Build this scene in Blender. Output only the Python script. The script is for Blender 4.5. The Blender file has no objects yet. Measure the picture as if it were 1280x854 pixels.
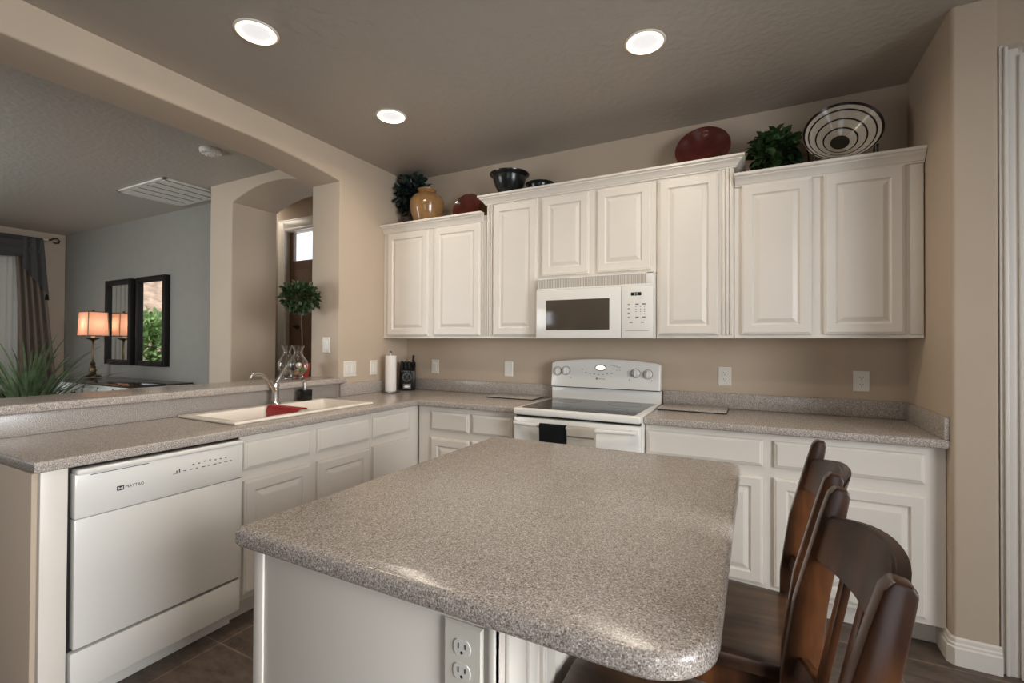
import bpy, bmesh, math, random
from mathutils import Vector, Matrix
random.seed(7)
PI = math.pi
SC = bpy.context.scene
COL = SC.collection

# ------------------------------------------------------------------ camera, world, lights, exposure
cam_d = bpy.data.cameras.new('camera')
cam = bpy.data.objects.new('camera', cam_d); COL.objects.link(cam); SC.camera = cam
F_PX, CX, CY = 586.59, 639.61, 423.94
cam_d.sensor_fit = 'HORIZONTAL'; cam_d.sensor_width = 36.0
cam_d.lens = 36.0 * F_PX / 1280.0
cam_d.shift_x = (640 - CX) / 1280.0
cam_d.shift_y = (CY - 427) / 1280.0
cam_d.clip_start = 0.05
_a, _t, _q = math.radians(-27.4948), math.radians(0.5023), math.radians(0.3026)
_f = Vector((math.sin(_a), math.cos(_a), 0)); _r = Vector((math.cos(_a), -math.sin(_a), 0)); _u = Vector((0, 0, 1))
_f, _u = _f * math.cos(_t) + _u * math.sin(_t), _u * math.cos(_t) - _f * math.sin(_t)
_r, _u = _r * math.cos(_q) + _u * math.sin(_q), _u * math.cos(_q) - _r * math.sin(_q)
_m = Matrix((_r, _u, -_f)).transposed().to_4x4(); _m.translation = Vector((2.7077, -3.2202, 1.3131))
cam.matrix_world = _m

EXPOSURE = 0.0
SC.view_settings.view_transform = 'Standard'; SC.view_settings.look = 'None'
SC.view_settings.exposure = EXPOSURE; SC.view_settings.gamma = 1.0
SC.view_settings.use_curve_mapping = False
world = bpy.data.worlds.new('sky'); SC.world = world; world.use_nodes = True
bg = world.node_tree.nodes['Background']
bg.inputs[0].default_value = (0.82, 0.90, 1.0, 1); bg.inputs[1].default_value = 1.7

def area(name, loc, target, sx, sy, power, color):
    d = bpy.data.lights.new(name, 'AREA'); d.shape = 'RECTANGLE'; d.size = sx; d.size_y = sy
    d.energy = power; d.color = color
    o = bpy.data.objects.new(name, d); COL.objects.link(o); o.location = loc
    o.rotation_euler = (Vector(target) - Vector(loc)).to_track_quat('-Z', 'Y').to_euler()
    return o
H = 2.728
area('rear_fill_light', (3.6, -6.95, 1.45), (2.8, 0, 1.2), 1.8, 2.0, 4, (0.95, 0.97, 1.0))  # added fill from behind the camera, at an assumed window
sw_ = area('side_fill_light', (5.75, -3.42, 1.55), (0.6, -2.25, 0.75), 1.7, 2.0, 64, (0.95, 0.97, 1.0)); sw_.data.spread = math.radians(98)  # added light from the right at an assumed window; spread spares the right wall
dn_ = area('dining_fill_light', (-2.9, -4.4, 1.45), (-1.7, 0, 1.65), 2.0, 1.7, 31, (0.92, 0.97, 1.0)); dn_.data.spread = math.radians(112)  # added fill for the dining room; its window is unseen and assumed
sun_d = bpy.data.lights.new('sun', 'SUN'); sun_d.energy = 3.6; sun_d.angle = 0.01; sun_d.color = (1.0, 0.95, 0.88)
sun = bpy.data.objects.new('sun', sun_d); COL.objects.link(sun)
sun.rotation_euler = Vector((-0.56, 0.12, -0.82)).to_track_quat('-Z', 'Y').to_euler()
RECESSED_W = 5.8
LAMP_W = 2.0

# ------------------------------------------------------------------ materials
def lin(c):
    return tuple((x / 12.92 if x <= 0.04045 else ((x + 0.055) / 1.055) ** 2.4) for x in [v / 255.0 for v in c])
def new_mat(name):
    m = bpy.data.materials.new(name); m.use_nodes = True
    nt = m.node_tree; return m, nt, nt.nodes['Principled BSDF']
def N(nt, t, **kw):
    n = nt.nodes.new(t)
    for k, v in kw.items(): setattr(n, k, v)
    return n
def coords(nt, scale=(1, 1, 1)):
    tc = N(nt, 'ShaderNodeTexCoord'); mp = N(nt, 'ShaderNodeMapping'); mp.inputs['Scale'].default_value = scale
    g = N(nt, 'ShaderNodeNewGeometry'); nt.links.new(g.outputs['Position'], mp.inputs['Vector'])
    nt.nodes.remove(tc); return mp.outputs[0]
def objcoords(nt, scale=(1, 1, 1)):
    tc = N(nt, 'ShaderNodeTexCoord'); mp = N(nt, 'ShaderNodeMapping'); mp.inputs['Scale'].default_value = scale
    nt.links.new(tc.outputs['Object'], mp.inputs['Vector']); return mp.outputs[0]
def ramp(nt, fac, stops, interp='LINEAR'):
    r = N(nt, 'ShaderNodeValToRGB'); r.color_ramp.interpolation = interp
    e = r.color_ramp.elements
    while len(e) < len(stops): e.new(0.5)
    for el, (p, c) in zip(e, stops): el.position = p; el.color = (*c, 1)
    nt.links.new(fac, r.inputs[0]); return r.outputs[0]
def noise(nt, vec, scale, detail=3, rough=0.5):
    n = N(nt, 'ShaderNodeTexNoise'); n.inputs['Scale'].default_value = scale
    n.inputs['Detail'].default_value = detail; n.inputs['Roughness'].default_value = rough
    nt.links.new(vec, n.inputs['Vector']); return n.outputs['Fac']
def bump(nt, b, h, strength, dist):
    bp = N(nt, 'ShaderNodeBump'); bp.inputs['Strength'].default_value = strength; bp.inputs['Distance'].default_value = dist
    nt.links.new(h, bp.inputs['Height']); nt.links.new(bp.outputs[0], b.inputs['Normal'])
def simple(name, c, rough=0.5, metal=0.0, spec=0.5, var=0.0, vscale=8.0, bmp=0.0, bscale=60.0, emit=None, estr=0.0, coat=0.0):
    m, nt, b = new_mat(name); c = lin(c)
    b.inputs['Base Color'].default_value = (*c, 1); b.inputs['Roughness'].default_value = rough
    b.inputs['Metallic'].default_value = metal; b.inputs['Specular IOR Level'].default_value = spec
    b.inputs['Coat Weight'].default_value = coat
    v = coords(nt)
    if var > 0:
        n = noise(nt, v, vscale, 4)
        nt.links.new(ramp(nt, n, [(0.3, tuple(x * (1 - var) for x in c)), (0.7, tuple(min(1, x * (1 + var)) for x in c))]), b.inputs['Base Color'])
    if bmp > 0: bump(nt, b, noise(nt, v, bscale, 3), bmp, 0.004)
    if emit: b.inputs['Emission Color'].default_value = (*lin(emit), 1); b.inputs['Emission Strength'].default_value = estr
    return m
M = {}
M['wall'] = simple('beige_wall_paint', (190, 172, 151), 0.75, var=0.03, vscale=3, bmp=0.12, bscale=90)
M['ceiling'] = simple('textured_ceiling_paint', (176, 168, 157), 0.40, spec=0.5, bmp=0.9, bscale=26)
M['grey_wall'] = simple('grey_accent_paint', (139, 136, 127), 0.6, var=0.03, bmp=0.1, bscale=90)
M['cabinet'] = simple('cream_cabinet_paint', (226, 219, 208), 0.38, var=0.015, vscale=5)
M['trim'] = simple('white_trim_paint', (226, 220, 210), 0.35)
M['appliance'] = simple('white_enamel', (232, 229, 222), 0.22, coat=0.3)
M['plastic'] = simple('white_plastic', (228, 224, 216), 0.35)
M['plate_white'] = simple('ivory_plate', (225, 219, 206), 0.35)
M['slot'] = simple('dark_slot', (38, 35, 32), 0.6)
M['black'] = simple('black_gloss', (14, 14, 15), 0.25)
M['blackmatte'] = simple('black_matte', (20, 20, 21), 0.6)
M['gap'] = simple('dark_gap', (22, 21, 20), 0.7)
M['ink'] = simple('grey_ink', (112, 108, 104), 0.5)
M['darkink'] = simple('dark_ink', (52, 50, 50), 0.5)
M['glass_black'] = simple('ceramic_glass', (34, 34, 36), 0.12)
M['mw_window'] = simple('tinted_oven_glass', (78, 70, 61), 0.14)
M['chrome'] = simple('chrome', (200, 198, 195), 0.16, metal=1.0)
M['steel'] = simple('brushed_steel', (138, 136, 132), 0.3, metal=1.0)
M['brass'] = simple('aged_brass', (104, 84, 62), 0.35, metal=1.0)
M['iron'] = simple('black_iron', (22, 20, 19), 0.5)
M['sink'] = simple('ivory_composite', (238, 229, 214), 0.25, coat=0.3)
M['red'] = simple('red_rubber', (160, 30, 34), 0.5)
M['redpot'] = simple('red_glaze_pot', (150, 52, 38), 0.4)
M['maroon'] = simple('maroon_glaze', (86, 33, 26), 0.12, var=0.25, vscale=14, coat=0.5)
M['tan_glaze'] = simple('tan_glaze', (148, 111, 70), 0.16, var=0.22, vscale=16, coat=0.5)
M['blackgreen'] = simple('black_green_glaze', (26, 30, 28), 0.22)
M['cream_glaze'] = simple('cream_glaze', (226, 214, 196), 0.2, coat=0.4)
M['blackring'] = simple('black_band_glaze', (30, 22, 20), 0.2)
M['olive'] = simple('olive_spot_glaze', (58, 54, 44), 0.2)
M['paper'] = simple('paper_towel', (238, 232, 224), 0.9, bmp=0.15, bscale=120)
M['towel_black'] = simple('black_towel', (22, 26, 26), 0.95, bmp=0.5, bscale=300)
M['towel_white'] = simple('white_towel', (226, 218, 204), 0.95, bmp=0.5, bscale=300)
M['towel_stripe'] = simple('grey_towel_stripe', (110, 104, 96), 0.95)
M['leaf'] = simple('green_leaf', (44, 62, 32), 0.45, var=0.5, vscale=26)
M['leaf_bright'] = simple('bright_green_leaf', (46, 68, 36), 0.4, var=0.65, vscale=24)
M['leaf_dark'] = simple('dark_bluegreen_leaf', (34, 48, 42), 0.5, var=0.4, vscale=26)
M['leaf_spike'] = simple('long_leaf_green', (98, 116, 82), 0.4, var=0.4, vscale=12)
M['stem'] = simple('brown_stem', (84, 62, 42), 0.7)
M['pot_dark'] = simple('dark_planter', (56, 46, 40), 0.6)
M['soil'] = simple('potting_soil', (40, 30, 24), 0.95)
M['curtain'] = simple('taupe_curtain', (122, 108, 96), 0.9, bmp=0.2, bscale=200)
M['swag'] = simple('slate_swag', (72, 70, 68), 0.85)
M['mirror'] = simple('mirror_silver', (235, 235, 232), 0.02, metal=1.0)
M['espresso'] = simple('espresso_frame', (16, 12, 10), 0.55, spec=0.25)
M['buffet_white'] = simple('buffet_white', (206, 206, 198), 0.45)
M['buffet_top'] = simple('buffet_dark_top', (66, 54, 46), 0.16, var=0.2, vscale=9)
M['ivory'] = simple('candle_ivory', (230, 216, 190), 0.6)
M['door_brown'] = simple('stained_door', (124, 98, 80), 0.5, var=0.1)
M['hedge'] = simple('garden_green', (128, 156, 98), 0.8, var=0.35, vscale=9)
M['hill'] = simple('dry_hillside', (170, 146, 128), 0.9, var=0.4, vscale=5)
M['patio'] = simple('patio_concrete', (176, 168, 158), 0.9)
M['patio_roof'] = simple('patio_roof_grey', (120, 120, 122), 0.8)
M['hinge'] = simple('dark_bronze', (60, 52, 46), 0.4, metal=0.8)

def emission(name, c, s):
    m, nt, b = new_mat(name); b.inputs['Base Color'].default_value = (0.8, 0.8, 0.8, 1)
    b.inputs['Emission Color'].default_value = (*c, 1); b.inputs['Emission Strength'].default_value = s; return m
M['downlight'] = emission('downlight_lens', (0.97, 0.98, 1.0), 0.62)
M['glow'] = emission('downlight_rim_glow', (1.0, 0.80, 0.56), 2.6)  # emission stands in for lamp light bounced off the trim
M['candle_led'] = emission('clock_glow', (1.0, 0.9, 0.7), 1.0)
M['led'] = emission('clock_digits', (0.35, 0.75, 0.65), 0.5)

def glass(name, tint=(1, 1, 1), rough=0.0, ior=1.45):
    m, nt, b = new_mat(name); b.inputs['Base Color'].default_value = (*tint, 1)
    b.inputs['Roughness'].default_value = rough; b.inputs['IOR'].default_value = ior
    b.inputs['Transmission Weight'].default_value = 1.0; return m
M['glass'] = glass('clear_glass')
def thin_glass():
    m, nt, b = new_mat('window_glass'); o = nt.nodes['Material Output']
    t = N(nt, 'ShaderNodeBsdfTransparent'); g = N(nt, 'ShaderNodeBsdfGlossy'); g.inputs['Roughness'].default_value = 0.02
    lw_ = N(nt, 'ShaderNodeLayerWeight'); pw = N(nt, 'ShaderNodeMath'); pw.operation = 'POWER'; pw.inputs[1].default_value = 5
    nt.links.new(lw_.outputs['Facing'], pw.inputs[0]); f = N(nt, 'ShaderNodeMath'); f.operation = 'MULTIPLY_ADD'; f.inputs[1].default_value = .8; f.inputs[2].default_value = .04
    nt.links.new(pw.outputs[0], f.inputs[0]); x = N(nt, 'ShaderNodeMixShader')
    nt.links.new(f.outputs[0], x.inputs[0]); nt.links.new(t.outputs[0], x.inputs[1]); nt.links.new(g.outputs[0], x.inputs[2])
    nt.links.new(x.outputs[0], o.inputs[0]); return m
M['pane'] = thin_glass()
def translucent(name, c, f=0.5):
    m, nt, b = new_mat(name); o = nt.nodes['Material Output']; c = lin(c)
    b.inputs['Base Color'].default_value = (*c, 1); b.inputs['Roughness'].default_value = 0.9
    t = N(nt, 'ShaderNodeBsdfTranslucent'); t.inputs[0].default_value = (*c, 1); x = N(nt, 'ShaderNodeMixShader')
    x.inputs[0].default_value = f
    nt.links.new(b.outputs[0], x.inputs[1]); nt.links.new(t.outputs[0], x.inputs[2]); nt.links.new(x.outputs[0], o.inputs[0]); return m
M['shade'] = translucent('lamp_shade_cloth', (226, 178, 152), 0.5)
M['blind'] = translucent('vertical_blind_vinyl', (214, 212, 204), 0.3)

def speckle():
    m, nt, b = new_mat('speckled_laminate'); v = coords(nt)
    n1 = noise(nt, v, 330, 2, 0.7); n2 = noise(nt, v, 420, 1, 0.5)
    base = ramp(nt, n1, [(0.30, lin((92, 84, 78))), (0.44, lin((166, 156, 147))), (0.56, lin((186, 176, 166))), (0.70, lin((240, 232, 222)))])
    dark = ramp(nt, n2, [(0.36, (0.42, 0.40, 0.39)), (0.47, (1, 1, 1))])
    mx = N(nt, 'ShaderNodeMix'); mx.data_type = 'RGBA'; mx.blend_type = 'MULTIPLY'; mx.inputs['Factor'].default_value = 0.7
    nt.links.new(base, mx.inputs[6]); nt.links.new(dark, mx.inputs[7]); nt.links.new(mx.outputs[2], b.inputs['Base Color'])
    b.inputs['Roughness'].default_value = 0.24; b.inputs['Specular IOR Level'].default_value = 0.45; return m
M['counter'] = speckle()

def wood(name, dark, mid, light, scale=(3, 30, 3), rough=0.28, ends=False):
    m, nt, b = new_mat(name); v = objcoords(nt, scale)
    n = noise(nt, v, 2.5, 6, 0.6); w = noise(nt, objcoords(nt), 6, 2)
    c1 = ramp(nt, n, [(0.3, lin(dark)), (0.5, lin(mid)), (0.72, lin(light))])
    c2 = ramp(nt, w, [(0.36, (0.30, 0.27, 0.25)), (0.62, (1, 1, 1))])
    mx = N(nt, 'ShaderNodeMix'); mx.data_type = 'RGBA'; mx.blend_type = 'MULTIPLY'; mx.inputs['Factor'].default_value = 0.85
    nt.links.new(c1, mx.inputs[6]); nt.links.new(c2, mx.inputs[7]); nt.links.new(mx.outputs[2], b.inputs['Base Color'])
    if ends:    # dark hand-rubbed stain toward the post tops, breaking up in patches
        sx = N(nt, 'ShaderNodeSeparateXYZ'); nt.links.new(objcoords(nt), sx.inputs[0])
        ad = N(nt, 'ShaderNodeMath'); ad.operation = 'MULTIPLY_ADD'; ad.inputs[1].default_value = 1.0
        zz = N(nt, 'ShaderNodeMapRange'); zz.inputs['From Min'].default_value = .82; zz.inputs['From Max'].default_value = 1.06; zz.inputs['To Min'].default_value = -.1; zz.inputs['To Max'].default_value = .42; zz.clamp = False
        nt.links.new(sx.outputs[2], zz.inputs[0]); nt.links.new(w, ad.inputs[0]); nt.links.new(zz.outputs[0], ad.inputs[2])
        c3 = ramp(nt, ad.outputs[0], [(0.0, (1, 1, 1)), (0.55, (1, 1, 1)), (0.85, (.25, .22, .20))])
        m2 = N(nt, 'ShaderNodeMix'); m2.data_type = 'RGBA'; m2.blend_type = 'MULTIPLY'; m2.inputs['Factor'].default_value = 1.0
        nt.links.new(mx.outputs[2], m2.inputs[6]); nt.links.new(c3, m2.inputs[7]); nt.links.new(m2.outputs[2], b.inputs['Base Color'])
    b.inputs['Roughness'].default_value = rough; b.inputs['Coat Weight'].default_value = 0.25; b.inputs['Coat Roughness'].default_value = 0.2
    bump(nt, b, n, 0.1, 0.002); return m
M['walnut'] = wood('worn_walnut', (40, 24, 15), (94, 57, 33), (142, 90, 50), (6, 6, 1.0), 0.34, True)
M['walnut_seat'] = wood('worn_walnut_seat', (46, 32, 24), (88, 62, 44), (124, 92, 66), (1.2, 10, 6), 0.34)

def tile_floor():
    m, nt, b = new_mat('slate_tile'); v = coords(nt)
    br = N(nt, 'ShaderNodeTexBrick'); br.offset = 0.0; br.squash = 1.0
    br.inputs['Scale'].default_value = 1.0; br.inputs['Mortar Size'].default_value = 0.004; br.inputs['Mortar Smooth'].default_value = 0.3
    br.inputs['Brick Width'].default_value = 0.43; br.inputs['Row Height'].default_value = 0.43
    br.inputs['Color1'].default_value = (*lin((104, 91, 81)), 1); br.inputs['Color2'].default_value = (*lin((90, 79, 71)), 1)
    br.inputs['Mortar'].default_value = (*lin((132, 117, 103)), 1)
    mp = N(nt, 'ShaderNodeMapping'); mp.inputs['Location'].default_value = (0.22, 0.69, 0)
    nt.links.new(v, mp.inputs[0]); nt.links.new(mp.outputs[0], br.inputs['Vector'])
    n = noise(nt, coords(nt, (1.0, 2.2, 1.0)), 9, 8, 0.72)
    var = ramp(nt, n, [(0.32, (0.38, 0.36, 0.35)), (0.5, (.9, .88, .86)), (0.66, (1.25, 1.2, 1.15))])
    mx = N(nt, 'ShaderNodeMix'); mx.data_type = 'RGBA'; mx.blend_type = 'MULTIPLY'; mx.inputs['Factor'].default_value = 0.9
    nt.links.new(br.outputs['Color'], mx.inputs[6]); nt.links.new(var, mx.inputs[7]); nt.links.new(mx.outputs[2], b.inputs['Base Color'])
    b.inputs['Roughness'].default_value = 0.45; bump(nt, b, n, 0.5, 0.006); return m
M['floor'] = tile_floor()
def grille_mat():
    m, nt, b = new_mat('fine_vent_louvres'); v = coords(nt)
    w = N(nt, 'ShaderNodeTexWave'); w.wave_type = 'BANDS'; w.bands_direction = 'X'; w.inputs['Scale'].default_value = 28; nt.links.new(v, w.inputs['Vector'])
    nt.links.new(ramp(nt, w.outputs['Fac'], [(0.3, lin((168, 160, 148))), (0.6, lin((206, 199, 188)))]), b.inputs['Base Color'])
    b.inputs['Roughness'].default_value = 0.4; return m
M['grille'] = grille_mat()

# ------------------------------------------------------------------ mesh helpers
class MB:
    def __init__(s): s.bm = bmesh.new(); s.flat = False
    def _merge(s, t):
        bmesh.ops.recalc_face_normals(t, faces=t.faces)
        me = bpy.data.meshes.new('tmp'); t.to_mesh(me); t.free(); s.bm.from_mesh(me); bpy.data.meshes.remove(me); return s
    def box(s, x0, x1, y0, y1, z0, z1, bev=0.0, seg=2, rot=None, about=None, only=None):
        t = bmesh.new(); bmesh.ops.create_cube(t, size=1.0)
        for v in t.verts:
            v.co = Vector(((x0 + x1) / 2 + v.co.x * (x1 - x0), (y0 + y1) / 2 + v.co.y * (y1 - y0), (z0 + z1) / 2 + v.co.z * (z1 - z0)))
        if bev > 0:
            ed = [e for e in t.edges if only is None or only(e)]
            bmesh.ops.bevel(t, geom=ed, offset=bev, segments=seg, affect='EDGES', profile=0.5)
        if rot is not None:
            c = Vector(about or (0, 0, 0))
            for v in t.verts: v.co = c + rot @ (v.co - c)
        return s._merge(t)
    def lathe(s, prof, c=(0, 0, 0), n=32, axis=None, close=False):
        t = bmesh.new(); c = Vector(c); rings = []
        R = axis if axis is not None else Matrix.Identity(3)
        for r, z in prof:
            if r < 1e-6: rings.append([t.verts.new(c + R @ Vector((0, 0, z)))])
            else: rings.append([t.verts.new(c + R @ Vector((r * math.cos(2 * PI * i / n), r * math.sin(2 * PI * i / n), z))) for i in range(n)])
        prs = list(zip(rings, rings[1:])) + ([(rings[-1], rings[0])] if close else [])
        for a, b in prs:
            for i in range(n):
                j = (i + 1) % n
                if len(a) == 1 and len(b) == 1: continue
                if len(a) == 1: t.faces.new((a[0], b[i], b[j]))
                elif len(b) == 1: t.faces.new((a[i], b[0], a[j]))
                else: t.faces.new((a[i], b[i], b[j], a[j]))
        return s._merge(t)
    def tube(s, pts, r, n=10, cap=True):
        t = bmesh.new(); pts = [Vector(p) for p in pts]; rs = r if isinstance(r, (list, tuple)) else [r] * len(pts)
        rings = []; up = None
        for i, p in enumerate(pts):
            d = (pts[min(i + 1, len(pts) - 1)] - pts[max(i - 1, 0)]).normalized()
            if up is None: up = Vector((0, 0, 1)) if abs(d.z) < 0.9 else Vector((1, 0, 0))
            a = d.cross(up).normalized(); b = a.cross(d).normalized(); up = b
            rings.append([t.verts.new(p + (a * math.cos(2 * PI * k / n) + b * math.sin(2 * PI * k / n)) * rs[i]) for k in range(n)])
        for A, B in zip(rings, rings[1:]):
            for k in range(n): t.faces.new((A[k], A[(k + 1) % n], B[(k + 1) % n], B[k]))
        if cap: t.faces.new(rings[0]); t.faces.new(rings[-1])
        return s._merge(t)
    def prism(s, poly, f0, f1, mp, bev=0.0, seg=2, only=None):
        """poly of (u,v); mp(u,v,w) -> xyz; extruded w from f0 to f1"""
        t = bmesh.new()
        A = [t.verts.new(mp(u, v, f0)) for u, v in poly]; B = [t.verts.new(mp(u, v, f1)) for u, v in poly]
        t.faces.new(A); t.faces.new(list(reversed(B)))
        for i in range(len(poly)):
            j = (i + 1) % len(poly); t.faces.new((A[i], B[i], B[j], A[j]))
        bmesh.ops.recalc_face_normals(t, faces=t.faces)
        if bev > 0:
            ed = [e for e in t.edges if only is None or only(e)]
            bmesh.ops.bevel(t, geom=ed, offset=bev, segments=seg, affect='EDGES', profile=0.5)
        return s._merge(t)
    def sweep(s, path, prof, closed_prof=True):
        """path: list of (x,y); prof: list of (out, z), out measured along the right-hand normal of travel; mitred"""
        t = bmesh.new(); P = [Vector(p) for p in path]; rings = []
        for i, p in enumerate(P):
            d0 = (P[i] - P[i - 1]).normalized() if i > 0 else None
            d1 = (P[i + 1] - P[i]).normalized() if i < len(P) - 1 else None
            nrm = lambda d: Vector((d.y, -d.x))
            if d0 is None: m = nrm(d1)
            elif d1 is None: m = nrm(d0)
            else:
                m = nrm(d0) + nrm(d1); m = m / (m.dot(nrm(d0)))
            rings.append([t.verts.new((p.x + m.x * o, p.y + m.y * o, z)) for o, z in prof])
        n = len(prof)
        for A, B in zip(rings, rings[1:]):
            for k in range(n): t.faces.new((A[k], A[(k + 1) % n], B[(k + 1) % n], B[k]))
        t.faces.new(rings[0]); t.faces.new(rings[-1])
        return s._merge(t)
    def slab(s, xs, ys, mask, z0, z1, bev=0.008, skip=None):
        """cells of a grid kept where mask(cx,cy); bevelled top edge"""
        t = bmesh.new(); V = {}
        def g(i, j, k):
            if (i, j, k) not in V: V[(i, j, k)] = t.verts.new((xs[i], ys[j], (z0, z1)[k]))
            return V[(i, j, k)]
        on = lambda i, j: 0 <= i < len(xs) - 1 and 0 <= j < len(ys) - 1 and mask((xs[i] + xs[i + 1]) / 2, (ys[j] + ys[j + 1]) / 2)
        rim = []
        for i in range(len(xs) - 1):
            for j in range(len(ys) - 1):
                if not on(i, j): continue
                t.faces.new((g(i, j, 1), g(i + 1, j, 1), g(i + 1, j + 1, 1), g(i, j + 1, 1)))
                t.faces.new((g(i, j, 0), g(i, j + 1, 0), g(i + 1, j + 1, 0), g(i + 1, j, 0)))
                for (di, dj, a, b) in ((0, -1, (i, j), (i + 1, j)), (1, 0, (i + 1, j), (i + 1, j + 1)), (0, 1, (i + 1, j + 1), (i, j + 1)), (-1, 0, (i, j + 1), (i, j))):
                    if not on(i + di, j + dj):
                        t.faces.new((g(*a, 1), g(*a, 0), g(*b, 0), g(*b, 1))); rim.append((a, b))
        t.edges.ensure_lookup_table()
        if bev > 0:
            ed = []
            for a, b in rim:
                for k in (0, 1):
                    e = t.edges.get((g(*a, k), g(*b, k)))
                    if e: ed.append(e)
            bmesh.ops.recalc_face_normals(t, faces=t.faces)
            bmesh.ops.bevel(t, geom=ed, offset=bev, segments=3, affect='EDGES', profile=0.5)
        return s._merge(t)
    def quad(s, *p):
        f = s.bm.faces.new([s.bm.verts.new(q) for q in p]); return s
    def build(s, name, m, parent=None, smooth=True, loc=None):
        me = bpy.data.meshes.new(name); s.bm.to_mesh(me); s.bm.free()
        o = bpy.data.objects.new(name, me); COL.objects.link(o)
        me.materials.append(M[m] if isinstance(m, str) else m)
        if smooth and not s.flat:
            for p in me.polygons: p.use_smooth = True
            try: me.set_sharp_from_angle(angle=math.radians(35))
            except Exception: pass
        if parent is not None: o.parent = parent
        if loc is not None: o.location = loc
        return o
def thing(name, label, cat, loc=(0, 0, 0), rz=0.0, group=None):
    o = bpy.data.objects.new(name, None); COL.objects.link(o); o.location = loc; o.rotation_euler = (0, 0, rz)
    o.empty_display_size = 0.05
    return tag(o, label, cat, group)
def tag(o, label, cat, group=None):
    o['label'] = label; o['category'] = cat
    if group: o['group'] = group
    return o
def struct(o):
    o['kind'] = 'structure'; return o
def plabel(o, t): o['label'] = t; return o
def copy_tree(src, parent=None):
    c = src.copy(); COL.objects.link(c)
    if parent is not None: c.parent = parent
    for ch in list(src.children): copy_tree(ch, c)
    return c
def vert_edge(e): return abs((e.verts[0].co - e.verts[1].co).normalized().z) > 0.99
def text_mesh(name, s, size, m, mat4, parent, depth=0.0004):
    cu = bpy.data.curves.new('txt', 'FONT'); cu.body = s; cu.size = size; cu.extrude = depth; cu.align_x = 'LEFT'
    o = bpy.data.objects.new('txt', cu); COL.objects.link(o)
    dg = bpy.context.evaluated_depsgraph_get(); me = bpy.data.meshes.new_from_object(o.evaluated_get(dg))
    me.transform(mat4); bpy.data.objects.remove(o); bpy.data.curves.remove(cu)
    r = bpy.data.objects.new(name, me); COL.objects.link(r); me.materials.clear(); me.materials.append(M[m]); r.parent = parent; return r

# door / drawer faces: rings of (inset, height out of the frame)
RAISED = [(0, 0), (0, .013), (.003, .016), (.008, .017), (.011, .020), (.052, .020), (.055, .0150), (.060, .0112), (.065, .0112), (.086, .0200), (.090, .0205)]
SLAB = [(0, 0), (0, .011), (.004, .014), (.011, .016), (.013, .019), (.016, .020)]
PLAIN = [(0, 0), (0, .017), (.003, .020)]
def panel(mb, mp, u0, u1, v0, v1, rings=RAISED):
    t = bmesh.new(); R = []
    if rings is RAISED and min(u1 - u0, v1 - v0) < .26:
        k = .8; rings = [(a * k if a > .02 else a, b) for a, b in rings]
    for a, n in rings:
        R.append([t.verts.new(mp(u, v, n)) for u, v in ((u0 + a, v0 + a), (u1 - a, v0 + a), (u1 - a, v1 - a), (u0 + a, v1 - a))])
    for A, B in zip(R, R[1:]):
        for k in range(4): t.faces.new((A[k], A[(k + 1) % 4], B[(k + 1) % 4], B[k]))
    t.faces.new(R[0]); t.faces.new(R[-1]); mb._merge(t); mb.flat = True; return mb
def back_face(y): return lambda u, v, n: (u, y - n, v)          # faces the room (-Y)
def left_face(x): return lambda u, v, n: (x + n, u, v)          # faces +X

# ------------------------------------------------------------------ room shell
GAPW = 0.002
struct(MB().box(-5.7, 6.0, -7.2, 0.25, -0.08, 0.0).build('floor', 'floor'))
cb = MB(); cb.box(-0.3, 8.0, -7.2, 0.12, H, H + .12); cb.box(-5.7, -0.3, -7.2, -0.3, H, H + .12)  # runs on past the east wall as an added eave blocking the sun
struct(cb.build('ceiling', 'ceiling', smooth=False))
struct(MB().box(-3.3, -0.3, -0.3, 0.32, 2.86, 2.95).build('ceiling_hall', 'ceiling'))
struct(MB().box(-0.3, 3.6, 0.0, 0.12, 0, H).build('wall_back', 'wall'))
# wall between kitchen and dining room with its wide soft-arched opening
arch = []
for i in range(13):
    a = i / 12.0; arch.append((-0.755 - .75 * a, 2.498 + .060 * math.sin(a * PI / 2)))
arch += [(-4.0 - .5 * i / 6.0, 2.558 - .060 * (1 - math.cos(i / 6.0 * PI / 2))) for i in range(7)]
poly = [(0.0, 0.0), (-0.755, 0.0)] + arch + [(-4.5, 0.0), (-7.0, 0.0), (-7.0, H), (0.0, H)]
def rim_edge(e):
    a, b = e.verts[0].co, e.verts[1].co
    if abs(a.x - b.x) > 1e-4: return False
    my, mz = (a.y + b.y) / 2, (a.z + b.z) / 2
    return -4.6 < my < -0.7 and mz > 0.2 and mz < 2.7
struct(MB().prism(poly, -0.3, 0.0, lambda u, v, w: (w, u, v), bev=.012, seg=3, only=rim_edge).build('wall_left', 'wall'))
hw = MB().box(-.18, -.03, -2.56, -.757, 0, 1.014); struct(hw.build('wall_peninsula', 'wall'))
struct(MB().box(-.18, .598, -2.577, -2.5605, 0, .875, bev=.004).build('wall_peninsula_end', 'wall'))
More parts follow.
